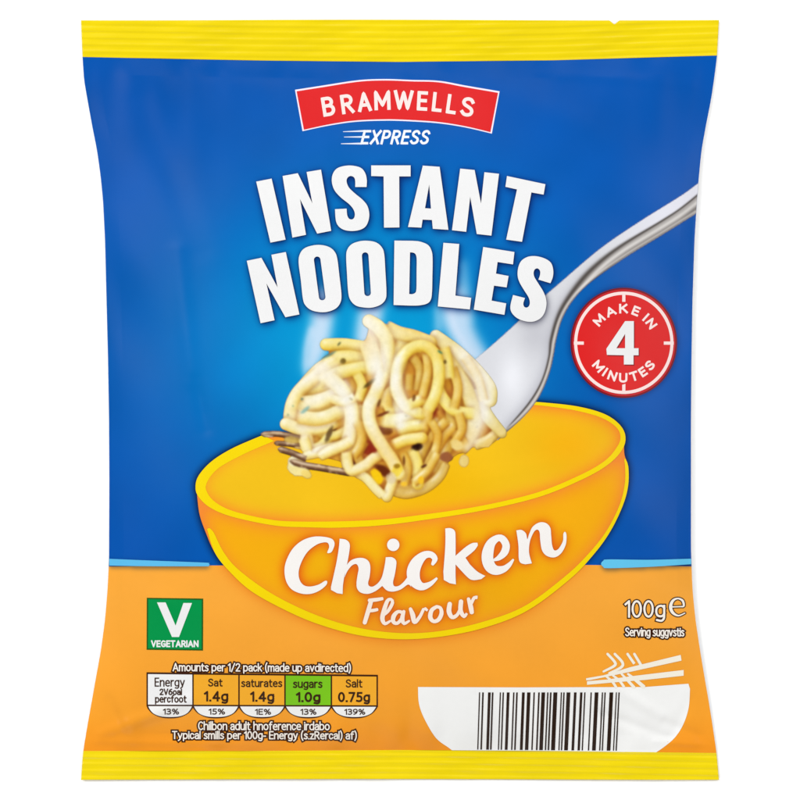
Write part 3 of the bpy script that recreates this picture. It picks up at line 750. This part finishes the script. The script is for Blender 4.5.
# left group
noodle([(298, 394, 6), (308, 382), (322, 368), (338, 360)], 8, **LEMN)
noodle([(289, 421, 6), (292, 404), (300, 390), (316, 376), (330, 364)], 7.2, **PALE)
noodle([(286, 424, 6), (302, 429), (322, 428), (338, 420)], 6.6, **PALE, tip='s')
noodle([(300, 404), (318, 402), (338, 394), (352, 384)], 9, **PALE)
noodle([(296, 416), (318, 419), (338, 412), (354, 400)], 8, **PALE)
noodle([(318, 383), (342, 372), (368, 367)], 7.5, **LEMN)
noodle([(326, 376), (340, 388), (351, 408), (351, 430), (345, 452)], 8.4, **PALE)
noodle([(306, 432), (308, 444), (312, 452)], 6.5, **PALE)
noodle([(330, 436, 6), (322, 446), (312, 450)], 6, **LEMN)
noodle([(306, 456, 4), (322, 451), (340, 446), (352, 440)], 6, **PALE, tip='s')
noodle([(356, 420), (362, 432), (360, 446), (352, 458)], 5.5, **GOLD)
noodle([(345, 452), (350, 470, 5.4), (364, 466, 5.4), (374, 458), (388, 450)], 5.8, **PALE)
# middle knots
noodle([(356, 372), (362, 386), (358, 402)], 5.4, **LEMN); noodle([(384, 398), (390, 412), (388, 426)], 5, **LEMN); noodle([(330, 398), (344, 402), (356, 396)], 5, **PALE)
noodle([(400, 388), (388, 396), (386, 410)], 7, **GOLD)
noodle([(424, 411), (410, 418), (394, 421), (380, 420)], 8, **LEMN)
noodle([(424, 424), (408, 428), (396, 432)], 7, **LEMN)
noodle([(422, 438, 6), (406, 440), (392, 446)], 6.2, **LEMN, tip='s')
noodle([(383, 374, 6), (376, 392), (369, 408), (371, 426), (382, 446), (392, 460), (399, 474, 6.5)], 7.6, **PALE, tip='e')
noodle([(424, 414), (416, 412), (404, 404), (397, 388), (398, 366), (409, 350), (424, 346), (436, 356), (439, 376), (435, 396), (427, 412)], 6.4, **LEMN)
noodle([(397, 372), (396, 388), (402, 402), (412, 410)], 6.2, **PALE, cast=.2)
noodle([(407, 406), (416, 402, 6), (424, 398)], 6, **LEMN, cast=.3)
# pieces among the noodles
blob(377, 476, 4.6, 8.5, -30, (244, 198, 14)); blob(397, 470, 5, 7, 20, (238, 206, 50), .8); blob(421, 480, 3, 4, 0, (240, 190, 40)); blob(404, 484, 3.5, 2.4, 0, (240, 190, 50))
blob(446, 457, 6.4, 5.4, 0, (150, 88, 52)); blob(457, 445, 5.8, 5.2, 30, (234, 214, 146)); blob(391, 478, 5, 6, 0, (224, 206, 166), .8)
blob(464, 461, 5, 6.5, 10, (240, 222, 150), .75)
over(np.array([236, 216, 150.]), inside(np.array([(480, 447), (489, 447), (494, 440), (488, 438)]), nx, ny).astype(float) * .8)
blob(298, 468, 10, 8, 25, (238, 222, 150)); blob(306, 474, 6, 4, 30, (236, 208, 110), .8); blob(293, 461, 4.5, 5, 0, (240, 230, 190))
for x, y, rx, ry, an, c in ((343, 361, 3.2, 2.6, 0, (96, 70, 14)), (370, 383, 8, 1.8, -38, (84, 62, 20)), (383, 414, 6, 1.5, -22, (106, 40, 16)), (379, 403, 1.7, 4, 20, (104, 60, 20)),
                            (329, 434, 2.6, 8, 22, (92, 66, 34)), (305, 410, 5, 1.9, -40, (60, 140, 140)), (302, 399, 1.5, 1.2, 0, (80, 110, 90)), (339, 344, 2.6, 1, -50, (90, 96, 60)),
                            (329, 355, 8, 1.3, -28, (96, 134, 128)), (440, 352, 3, 1.1, 35, (70, 128, 104)), (445, 362, 1.6, 2, 0, (96, 72, 24)), (414, 398, 1.8, 3.6, 15, (110, 60, 20)),
                            (397, 466, 3.2, 2.4, 0, (150, 110, 20)), (406, 416, 1.6, .9, 0, (130, 120, 50)), (477, 427, 1.6, 1, -40, (150, 130, 90)), (424, 466, 3.4, 1.3, -25, (70, 24, 14)),
                            (404, 461, 1.2, 5, 0, (110, 60, 20)), (288, 415, 1, 1.4, 0, (130, 150, 90)), (293, 406, 1, 1, 0, (140, 170, 130)), (351, 399, 2.2, 1, 30, (120, 100, 30)),
                            (418, 447, 5, 3.4, -30, (34, 10, 6)), (372, 449, 5, 3, 30, (140, 36, 20)), (388, 431, 5, 2.8, 15, (120, 60, 14)),
                            (383, 470, 7, 3, 30, (100, 40, 10))):
    blob(x, y, rx, ry, an, c, .85, .5)
# steam drifting over the pile
def wisp(pts, s, am):
    d, t, _ = polydist([(p[0], p[1]) for p in pts], nx, ny)
    rr = np.interp(t, np.linspace(0, 1, len(pts)), [p[2] for p in pts])
    over(np.array([244, 241, 234.]), np.where(alp > .02, am * np.exp(-(d / rr) ** 2) * alp, 0))
for pts, am in (([(368, 322, 9), (373, 345, 13), (378, 366, 11), (378, 384, 6)], .82), ([(318, 366, 7), (328, 378, 12), (344, 396, 9), (350, 416, 7), (348, 442, 5)], .8), ([(308, 380, 8), (322, 372, 9), (336, 366, 6)], .5),
                ([(398, 360, 5), (396, 382, 7), (401, 400, 8), (400, 424, 6)], .76), ([(462, 350, 8), (476, 376, 9), (483, 404, 9), (478, 430, 8), (468, 448, 5)], .76), ([(478, 362, 5), (492, 384, 6)], .5),
                ([(292, 418, 6), (302, 410, 8), (318, 398, 8)], .45), ([(374, 400, 4), (368, 418, 5), (380, 440, 6), (392, 460, 4)], .45), ([(302, 432, 6), (308, 444, 6)], .5), ([(312, 452, 4), (334, 446, 4)], .45),
                ([(414, 412, 5), (400, 420, 8), (386, 424, 5)], .45), ([(352, 470, 4), (366, 464, 4)], .4), ([(384, 330, 6), (400, 340, 6)], .25)):
    wisp(pts, 1, am)
# tines of the fork beside and in front of the pile
def tine(pts, r, dark=(112, 74, 48), lite=(226, 204, 174)):
    d, t, s = polydist(pts, nx, ny); rr = r * np.clip(t * 6 + .45, 0, 1)
    f = np.clip(d / rr * s, -1, 1)
    c = mix(mix(np.zeros(nx.shape + (3,)) + np.array(dark, float), lite, np.exp(-((f + .35) / .42) ** 2)), (66, 38, 26), np.clip(f - .35, 0, 1) * 1.1)
    c = mix(c, (222, 198, 160), np.clip((vn2 - .62) * 3, 0, .7)); c = mix(c, (92, 56, 36), np.clip((vnoise(7, 9) - .62) * 3, 0, .5))
    over(c, np.clip((rr - d) / .8 + .5, 0, 1) * (t < .999))
save = (alp.copy(),)
tine([(262, 434.5), (278, 434), (300, 438)], 2.7); tine([(275, 443), (288, 444), (300, 446)], 2.4); tine([(279, 449), (292, 453), (306, 459)], 3.0)
tine([(291, 461), (304, 465), (322, 468), (350, 473)], 3.3)
blob(292, 440, 8, 3.5, 8, (206, 176, 92), .8); blob(300, 448, 5, 1.2, 8, (226, 196, 120), .9); blob(268, 436, 5, .8, 5, (236, 216, 190), .8)
noodle([(318, 458, 4), (328, 452), (342, 446), (352, 440)], 5.8, **PALE); noodle([(303, 436, 5), (306, 446), (308, 453, 4)], 6, **PALE)
noodle([(346, 450), (350, 470, 5), (360, 468, 5)], 5.6, **PALE)
def nblur(m, sg):
    r = int(sg * 3) + 1; k = np.exp(-0.5 * (np.arange(-r, r + 1) / sg) ** 2); k /= k.sum()
    for ax in (0, 1):
        m = np.apply_along_axis(lambda a: np.convolve(np.pad(a, r, mode='edge'), k, 'valid'), ax, m)
    return m


pre = np.concatenate([art * alp[..., None], alp[..., None]], -1); pre = nblur(pre, 1.2)
art = pre[..., :3] / np.maximum(pre[..., 3:], 1e-3); alp = np.clip((pre[..., 3] - .5) * 1.6 + .5, 0, 1)
art = mix(art, art * np.array([.98, .88, .62]), np.clip((vn3 - .35) * 1.2, 0, .6) * np.clip((nx - 330) / 60, .35, 1))
art = art * (1 + (vn2 - .5) * .03 + (vnoise(1.6, 21) - .5) * .02)[..., None]
fade = np.clip((508 - nx) / 3, 0, 1)
nart = np.concatenate([np.clip(art, 0, 255), (alp * fade)[..., None]], -1)

# ------------------------------------------------------------------ the packet
C = scene.collection
pack = bpy.data.objects.new('noodle_packet', None); C.objects.link(pack)
pack['label'] = 'blue and orange plastic packet of instant noodles with crimped yellow ends, lying on white'
pack['category'] = 'food packet'


def panel(name, y0f, y1f, nrow, img, parent, ncol=420):
    t = np.linspace(-1, 1, ncol); rows = np.linspace(0, 1, nrow)
    V = []
    for r in rows:
        yc = y0f(400.) * (1 - r) + y1f(400.) * r
        xl, xr = left_x(yc), right_x(yc)
        for _ in range(2):
            x = (xl + xr) / 2 + (xr - xl) / 2 * t
            y = y0f(x) * (1 - r) + y1f(x) * r
            xl2, xr2 = left_x(y), right_x(y)
            x = np.where(t < 0, (xl2 + xr2) / 2 + (xr2 - xl2) / 2 * t, (xl2 + xr2) / 2 + (xr2 - xl2) / 2 * t)
        V.append(np.stack([x, y], 1))
    V = np.concatenate(V); idx = np.arange(nrow * ncol).reshape(nrow, ncol)
    F = np.stack([idx[:-1, :-1].ravel(), idx[1:, :-1].ravel(), idx[1:, 1:].ravel(), idx[:-1, 1:].ravel()], 1)
    return film_mesh(name, V, F, lambda x, y: bil(img, x, y), 0, parent)


panel('blue_panel', seal_top, mid_edge, 400, blue, pack)
panel('orange_panel', mid_edge, seal_bot, 160, orange, pack)


def back_panel():
    rows = np.linspace(0, 1, 120); t = np.linspace(-1, 1, 90); V = []; Zs = []
    for r in rows:
        x = 400 + 300 * t; y = seal_top(x) * (1 - r) + seal_bot(x) * r
        xl, xr = left_x(y), right_x(y); x = (xl + xr) / 2 + (xr - xl) / 2 * t
        z = surf(np.where(t < 0, xl, xr), y); f = np.abs(t) ** 12
        V.append(np.stack([x, y], 1)); zz = 0.6 + (z - 0.6) * f
        Zs.append(np.where(np.abs(t) > .999, zz, np.minimum(zz, surf(x, y) - 0.8)))
    V = np.concatenate(V); z = np.concatenate(Zs); n = 90
    idx = np.arange(120 * n).reshape(120, n)
    F = np.stack([idx[:-1, :-1].ravel(), idx[:-1, 1:].ravel(), idx[1:, 1:].ravel(), idx[1:, :-1].ravel()], 1)
    make_mesh('back_panel', to_world(V[:, 0], V[:, 1], z), F, M_BACK, pack)


back_panel()


def seal(name, top, parent):
    nx_, ny_ = 640, 48
    t = np.linspace(-1, 1, nx_)
    fr, cl = [], []
    for j in range(ny_):
        r = j / (ny_ - 1)
        x = 400 + 319 * t
        if top:
            ye = 20.0 + 0.35 * np.sin(x * .013); notch = np.clip(1 - np.abs(x - 614.5) / 5.0, 0, 1) * 4.2
            ye = ye + notch; y = ye * (1 - r) + seal_top(x) * r
        else:
            ye = 779.5 + 0.4 * np.sin(x * .01 + 1); y = seal_bot(x) * (1 - r) + ye * r
        xl, xr = left_x(y), right_x(y); xx = (xl + xr) / 2 + (xr - xl) / 2 * t
        z = seal_surf(xx, y, top)
        fr.append(np.stack([xx, y, z], 1))
    P = np.concatenate(fr); back = P.copy(); back[:, 2] -= 1.0
    n = len(P); idx = np.arange(n).reshape(ny_, nx_)
    q = lambda a, b, c, d: np.stack([a.ravel(), b.ravel(), c.ravel(), d.ravel()], 1)
    F = q(idx[:-1, :-1], idx[1:, :-1], idx[1:, 1:], idx[:-1, 1:])
    Fb = q(idx[:-1, :-1], idx[:-1, 1:], idx[1:, 1:], idx[1:, :-1]) + n
    ring = np.concatenate([idx[:, 0], idx[-1, 1:], idx[::-1, -1][1:], idx[0, ::-1][1:-1]]); r2_ = np.roll(ring, -1)
    Fs = np.stack([ring, ring + n, r2_ + n, r2_], 1)
    A = np.concatenate([P, back])
    base = np.zeros((len(A), 3)) + np.array([238, 212, 0.])
    w = np.sin(A[:, 0] * .02) * .5 + np.sin(A[:, 0] * .063 + A[:, 1] * .1) * .5
    base = base * (1 + .015 * w)[:, None]
    yy = (A[:, 1] - seal_top(A[:, 0])) if top else (seal_bot(A[:, 0]) - A[:, 1])
    return make_mesh(name, to_world(A[:, 0], A[:, 1], A[:, 2]), np.concatenate([F, Fb, Fs]), M_SEAL, parent, lin(base) * KREF)


seal('top_seal', True, pack); seal('bottom_seal', False, pack)

YEL = (243, 213, 6); WHT = (235, 235, 235); BRN = (62, 30, 14)
# bowl
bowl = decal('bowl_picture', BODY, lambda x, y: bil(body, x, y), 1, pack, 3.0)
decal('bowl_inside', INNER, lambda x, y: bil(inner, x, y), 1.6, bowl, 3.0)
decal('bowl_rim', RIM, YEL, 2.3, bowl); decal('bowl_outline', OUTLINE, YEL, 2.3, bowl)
decal('table_line', line_l, (92, 186, 232), 1, pack); decal('table_line', line_r, (98, 196, 236), 1, pack)
picture('fork_picture', fork, FX0, FY0, FR, 3.0, pack)
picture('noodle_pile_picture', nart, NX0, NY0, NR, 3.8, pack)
t1 = decal('title_lettering', INSTANT, WHT, 5, pack)
decal('title_lettering', NOODLES, WHT, 5, pack)
decal('flavour_lettering', CHICKEN, (244, 240, 236), 3.2, pack, 3.0); decal('flavour_lettering', FLAVOUR, (248, 232, 218), 3.2, pack, 2.5)

# brand label
lt_ = spline(Z([(50, 66), (140, 52), (260, 34), (350, 30), (440, 33), (530, 36), (620, 52), (732, 71)], 280, 70, 3.333), 3)
lb_ = spline(Z([(706, 212), (620, 192), (530, 178), (430, 171), (350, 169), (250, 173), (160, 186), (75, 204)], 280, 70, 3.333), 3)
LAB = np.concatenate([lt_, lb_])
lab = decal('brand_label', [('+', LAB)], (242, 232, 244), 1, pack)
lt2, lb2 = lt_ + [0, 1.5], lb_ - [0, 1.5]
lt2[:, 0] = np.interp(lt2[:, 0], [lt_[0, 0], lt_[-1, 0]], [lt_[0, 0] + 1.6, lt_[-1, 0] - 1.6]); lb2[:, 0] = np.interp(lb2[:, 0], [lb_[-1, 0], lb_[0, 0]], [lb_[-1, 0] + 1.4, lb_[0, 0] - 1.4])
decal('label_field', [('+', np.concatenate([lt2, lb2]))], (218, 36, 38), 2, lab)
pcs = []
for ch, x0, y0, w, rot in (('B', 140, 88, 42, -9), ('R', 203, 80, 42, -8), ('A', 258, 73, 46, -5), ('M', 314, 68, 54, -2), ('W', 379, 67, 66, 1), ('E', 457, 70, 35, 3), ('L', 508, 74, 33, 6), ('L', 556, 81, 33, 8), ('S', 604, 90, 43, 9)):
    cx, cy = 280 + (x0 + w / 2) / 3.333, 70 + (y0 + 33) / 3.333; hs = 1.72; ww, hh = w / 3.333 - 2 * hs, 65 / 3.333 - 2 * hs; a = math.radians(rot)
    def mp(u, v, cx=cx, cy=cy, ww=ww, hh=hh, a=a):
        X, Y = (u - .5) * ww, (.5 - v) * hh
        return cx + X * math.cos(a) - Y * math.sin(a), cy + X * math.sin(a) + Y * math.cos(a)
    pcs += words(ch, mp, hs)
decal('brand_lettering', pcs, (248, 226, 222), 3, lab, 2.5)
ex = decal('express_lettering', wb('EXPRESS', 360.5, 130.0, 428, 144.4, 1.2, .25, 0, .3), (236, 240, 250), 1, pack, 2.5)
decal('speed_line', [('+', np.array([(343, 131.4), (366, 129.9), (366, 131.9), (343, 132.0)])), ('+', np.array([(344, 136.7), (364, 136.0), (364, 137.8), (344, 137.3)])), ('+', np.array([(341, 143.4), (362, 142.6), (362, 144.5), (341, 144.1)]))],
      (220, 228, 244), 1, ex)

# badge
BX, BY = 623.8, 342.8
bd = decal('time_badge', [('+', disc(BX, BY, 53.3, 55.1, 90))], (120, 22, 34), 1.0, pack)
decal('badge_field', [('+', disc(BX, BY, 51.6, 53.4, 90))], (198, 34, 40), 1.8, bd)
decal('badge_field', [('+', disc(BX, BY, 47.6, 49.4, 90))], (219, 34, 34), 2.4, bd)
ring = [('+', disc(BX, BY, 49.7, 51.2, 90)), ('-', disc(BX, BY, 46.6, 48.0, 90))]
for a, b, w_, h_ in ((BX, BY - 46, 1.6, 5), (BX, BY + 46, 1.6, 5), (BX - 45, BY + .3, 5, 1.6), (BX + 45, BY + .3, 5, 1.6)):
    ring.append(('+', np.array([(a - w_, b - h_ + (1 if h_ > 2 and b > BY else 0)), (a + w_, b - h_), (a + w_, b + h_), (a - w_, b + h_)])))
decal('badge_ring', ring, (250, 224, 220), 3.0, bd)
g5 = lambda p: Z(p, 560, 270, 5.714)
four = [(372, 292), (422, 292), (422, 447), (449, 447), (449, 487), (420, 487), (420, 540), (365, 540), (365, 487), (268, 485), (265, 450)]
hole = [(372, 365), (372, 447), (322, 447)]
decal('badge_number', [('+', g5(four) + [.9, 1.1]), ('-', g5(hole) + [.9, 1.1])], (140, 26, 30), 3.0, bd)
decal('badge_number', [('+', g5(four)), ('-', g5(hole))], WHT, 3.6, bd)


def arc_letters(s, degs, r, h, w, down=False, hs=1.05):
    out = []
    for ch, dg, wk in zip(s, degs, w):
        a = math.radians(dg)
        if not down: cx, cy, ro = BX + r * math.sin(a), BY + r * 1.03 * -math.cos(a), a
        else: cx, cy, ro = BX + r * math.sin(a), BY + r * 1.03 * math.cos(a), -a
        def mp(u, v, cx=cx, cy=cy, ro=ro, wk=wk):
            X, Y = (u - .5) * max(wk - 2 * hs, 0), (.5 - v) * (h - 2 * hs)
            return cx + X * math.cos(ro) - Y * math.sin(ro), cy + X * math.sin(ro) + Y * math.cos(ro)
        out += words(ch, mp, hs)
    return out


decal('badge_lettering', arc_letters('MAKEIN', (-48, -23.5, -.5, 21.5, 41.5, 56), 33.2, 9.6, (10.4, 10, 8.8, 7.2, 2.1, 8.8)), (250, 228, 224), 3.0, bd, 2)
decal('badge_lettering', arc_letters('MINUTES', (-48, -33.5, -19.5, -1, 17.5, 34, 50), 34.0, 9.6, (10.2, 2.1, 8.6, 8.4, 8.4, 6.8, 7.8), True), (250, 228, 224), 3.0, bd, 2)

# vegetarian mark
h5 = lambda p: Z(p, 140, 590, 5)
vm_ = decal('vegetarian_mark', [('+', np.array([(146.8, 597.8), (203.2, 598.6), (203, 650.6), (146.6, 649.8)]))], (34, 92, 30), 1, pack)
decal('mark_field', [('+', np.array([(148.2, 599.2), (201.8, 600), (201.6, 649.2), (148, 648.4)]))], (0, 146, 72), 1.8, vm_)
decal('mark_letter', [('+', h5([(85, 62), (128, 62), (178, 178), (217, 65), (260, 65), (195, 235), (160, 235)]))], WHT, 2.6, vm_)
decal('mark_lettering', wb('VEGETARIAN', 151, 640.3, 198.6, 647.2, .72, gap=.26), WHT, 2.6, vm_, 2)

# nutrition table
cx_ = [147.2, 193, 239, 285, 331.4, 377.2]
top_y = lambda x: 673.2 + (x - 147) * .011
ln_y = lambda x: 705.4 + (x - 147) * .003


def cell_low(x0, x1, ins=0.0):
    P = [(x0 + ins, ln_y(x0) + ins * .5)]
    P += [tuple(p) for p in spline([(x0 + .8 + ins, 708), (x0 + 5 + ins * .6, 712.8), (x0 + 12, 716.4 - ins * .6), (x0 + 19, 717.8 - ins), (x1 - 19, 717.8 - ins), (x1 - 12, 716.4 - ins * .6), (x1 - 5 - ins * .6, 712.8), (x1 - .8 - ins, 708)], 2)]
    return np.array(P + [(x1 - ins, ln_y(x1) + ins * .5)])


tbl = None
frame = []
for i in range(5):
    x0, x1 = cx_[i], cx_[i + 1]
    frame += [('+', np.array([(x0 - .7, top_y(x0) - .9), (x1 + .7, top_y(x1) - .9), (x1 + .7, ln_y(x1) + 1), (x0 - .7, ln_y(x0) + 1)])), ('+', cell_low(x0 - .5, x1 + .5) + [0, .4])]
tbl = decal('nutrition_table', frame, BRN, 1, pack, 3)
cols = [(240, 240, 240), (243, 172, 44), (243, 172, 44), (122, 196, 30), (243, 172, 44)]
CT = []
for i in range(5):
    x0, x1 = cx_[i] + .75, cx_[i + 1] - .75
    decal('table_cell', [('+', np.array([(x0, top_y(x0) + .9), (x1, top_y(x1) + .9), (x1, ln_y(x1) - .8), (x0, ln_y(x0) - .8)]))], cols[i], 1.9, tbl)
    decal('table_cell', [('+', cell_low(cx_[i], cx_[i + 1], 1.1) + [0, .2])], (240, 240, 238), 1.9, tbl)
dk = (58, 34, 20)
P_ = []
for t_, x0, y0, x1, y1, h_ in (('Energy', 154.6, 677.6, 184.8, 688.8, .6), ('2V6oai', 159.5, 688.6, 182, 695.2, .6), ('percfoot', 155, 695.0, 186.6, 704.4, .6), ('Sat', 208.2, 678.6, 222.6, 686.6, .62),
                               ('1.4g', 204, 691, 228.2, 703.8, .95), ('saturates', 241.2, 679.6, 282.2, 687.2, .62), ('1.4g', 250.2, 691.4, 274.2, 704, .95), ('sugars', 293, 681.6, 322.4, 690.0, .66),
                               ('1.0g', 296, 692, 320.4, 704.4, 1.0), ('Salt', 345.8, 679.2, 362.4, 687.6, .62), ('0.75g', 338, 692, 370, 704.4, .95), ('13%', 163, 708.6, 179, 714.6, .52), ('15%', 208.6, 708.6, 225, 714.6, .52),
                               ('1E%', 255, 708.8, 271, 714.8, .52), ('13%', 300.4, 708.8, 316.4, 714.8, .52), ('139%', 344.4, 708.8, 365.2, 714.8, .52)):
    P_ += wb(t_, x0, y0, x1, y1, h_, gap=.22 if h_ < .9 else .26)
decal('table_lettering', P_, dk, 2.8, tbl, 2)


def outlined(name, items, parent, layer=1, ho=2.0, hi=.62):
    A, B = [], []
    for s, x0, y0, x1, y1, drop in items:
        A += words(s, box(x0, y0, x1, y1, 0, drop), ho); B += words(s, box(x0, y0, x1, y1, 0, drop), hi)
    o = decal(name, A, (56, 24, 8), layer, parent, 2.2)
    decal('letter_fill', B, (246, 238, 228), layer + 1.0, o, 2.2)
    return o


outlined('serving_lettering', [('Amounts per 1/2 pack (made up avdirected)', 173.2, 662.6, 350.4, 672.6, .8)], pack)
outlined('serving_lettering', [('Chilbon adult hnoference irdabo', 198.6, 721.8, 329.2, 729.6, .2), ('Typical smills per 100g- Energy (s.zRercal) af)', 172.6, 730.6, 356.2, 740.4, .4)], pack)
wt = outlined('weight_lettering', [('100g', 625.6, 601.2, 664.2, 620.8, 0)], pack, ho=2.15, hi=1.05)
outlined('serving_lettering', [('Serving suggvstis', 625.8, 628, 683.8, 637.8, .2)], pack)
# estimated sign: an outlined e
k5 = lambda p: Z(p, 590, 590, 6.154)
epts = [(500, 104, 5), (560, 102, 5), (577, 98, 7), (570, 66, 8), (540, 52, 6), (510, 66, 9), (496, 102, 11), (508, 138, 10), (543, 158, 6), (584, 142, 4)]
grow = [(a, b, r + 5.0) for a, b, r in epts]
ew = decal('estimated_sign', brush(grow, k5), (56, 24, 8), 1, wt, 2.0)
decal('estimated_sign', brush([(a, b, max(r - 1, 3.4)) for a, b, r in epts], k5), (246, 238, 228), 2, wt, 2.0)

# white serving bowl with the bar code
ic = decal('serving_bowl_picture', [('+', np.concatenate([[(418, 687), (520, 687.4), (645, 687)], [(688.4, 683.7)], spline([(690, 689), (688.6, 708), (683, 725), (674.7, 737.7), (664, 747), (656, 752.4)], 3), [(560, 751.0), (452, 750.2)],
                                                            spline([(448, 747.2), (436, 738), (425, 720), (419, 704), (418, 687)], 3)]))], (243, 243, 241), 1, pack)
p5 = lambda p: Z(p, 560, 640, 4.706)
ch_ = [('+', p5([(123, 180), (205, 166), (330, 128), (568, 70), (572, 97), (340, 148), (205, 176), (140, 189), (123, 190)])), ('+', p5([(127, 194), (220, 186), (330, 171), (582, 141), (582, 168), (400, 188), (250, 200), (127, 211)]))]
for st in ([(224, 66, 6), (258, 104, 6.5), (255, 122, 6.5), (205, 148, 5)], [(258, 66, 6), (294, 106, 6.5), (286, 130, 6.5), (232, 156, 5)], [(318, 66, 6), (350, 112, 6.5)], [(350, 66, 6), (380, 116, 6.5)],
           [(214, 168, 5), (246, 196, 6), (264, 222, 6)], [(248, 166, 5), (280, 192, 6), (302, 222, 6)], [(290, 160, 5), (320, 192, 6.5), (348, 222, 7)], [(320, 160, 5), (356, 188, 8), (396, 222, 9)]):
    ch_ += brush(st, p5)
decal('chopsticks_picture', ch_, (244, 238, 222), 1.6, ic, 2.5)
bars = [(479.6, 1.2), (483, 1.6), (489.4, 2.7), (492.7, 1.6), (500.4, 1.2), (503.3, 1.4), (508.2, 2.8), (513.8, 1.4), (517, 1.6), (523.4, 2.8), (528.8, 3.4), (534.2, 1.4), (539, 1.6), (543.3, 3.6), (547.8, 1.4), (550.8, 1.6),
        (555.4, 4), (561.4, 1.2), (564, 1.4), (568.5, 3.8), (575.3, 2.6), (581.3, 2.4), (584.9, 1.3), (591.2, 1.3), (596.6, 3.7), (602.5, 1.3), (605.1, 1.3), (611.4, 3.7), (616.4, 1.1), (619.1, 1.3)]
for x, w in bars:
    b_ = x - 1.8 - (x - 479) * .008
    decal('barcode_bar', [('+', np.array([(x - w / 2, 692.4), (x + w / 2, 692.4), (b_ + w / 2, 749.6 + (x - 479) * .008), (b_ - w / 2, 749.6 + (x - 479) * .008)]))], (44, 28, 18), 2.0, ic)

# ------------------------------------------------------------------ the white table it lies on
m = bpy.data.materials.new('white_table'); m.use_nodes = True
b = m.node_tree.nodes['Principled BSDF']; b.inputs['Base Color'].default_value = (.94, .94, .94, 1); b.inputs['Roughness'].default_value = .6
nz = m.node_tree.nodes.new('ShaderNodeTexNoise'); nz.inputs['Scale'].default_value = 60
bp = m.node_tree.nodes.new('ShaderNodeBump'); bp.inputs['Strength'].default_value = .05; bp.inputs['Distance'].default_value = .001
m.node_tree.links.new(nz.outputs['Fac'], bp.inputs['Height']); m.node_tree.links.new(bp.outputs[0], b.inputs['Normal'])
n = 25; g = np.linspace(-1.5, 1.5, n); X, Y = np.meshgrid(g, g)
idx = np.arange(n * n).reshape(n, n)
F = np.stack([idx[:-1, :-1].ravel(), idx[:-1, 1:].ravel(), idx[1:, 1:].ravel(), idx[1:, :-1].ravel()], 1)
gr = make_mesh('ground', np.stack([X.ravel(), Y.ravel(), np.zeros(n * n)], 1), F, m, None)
gr['kind'] = 'structure'
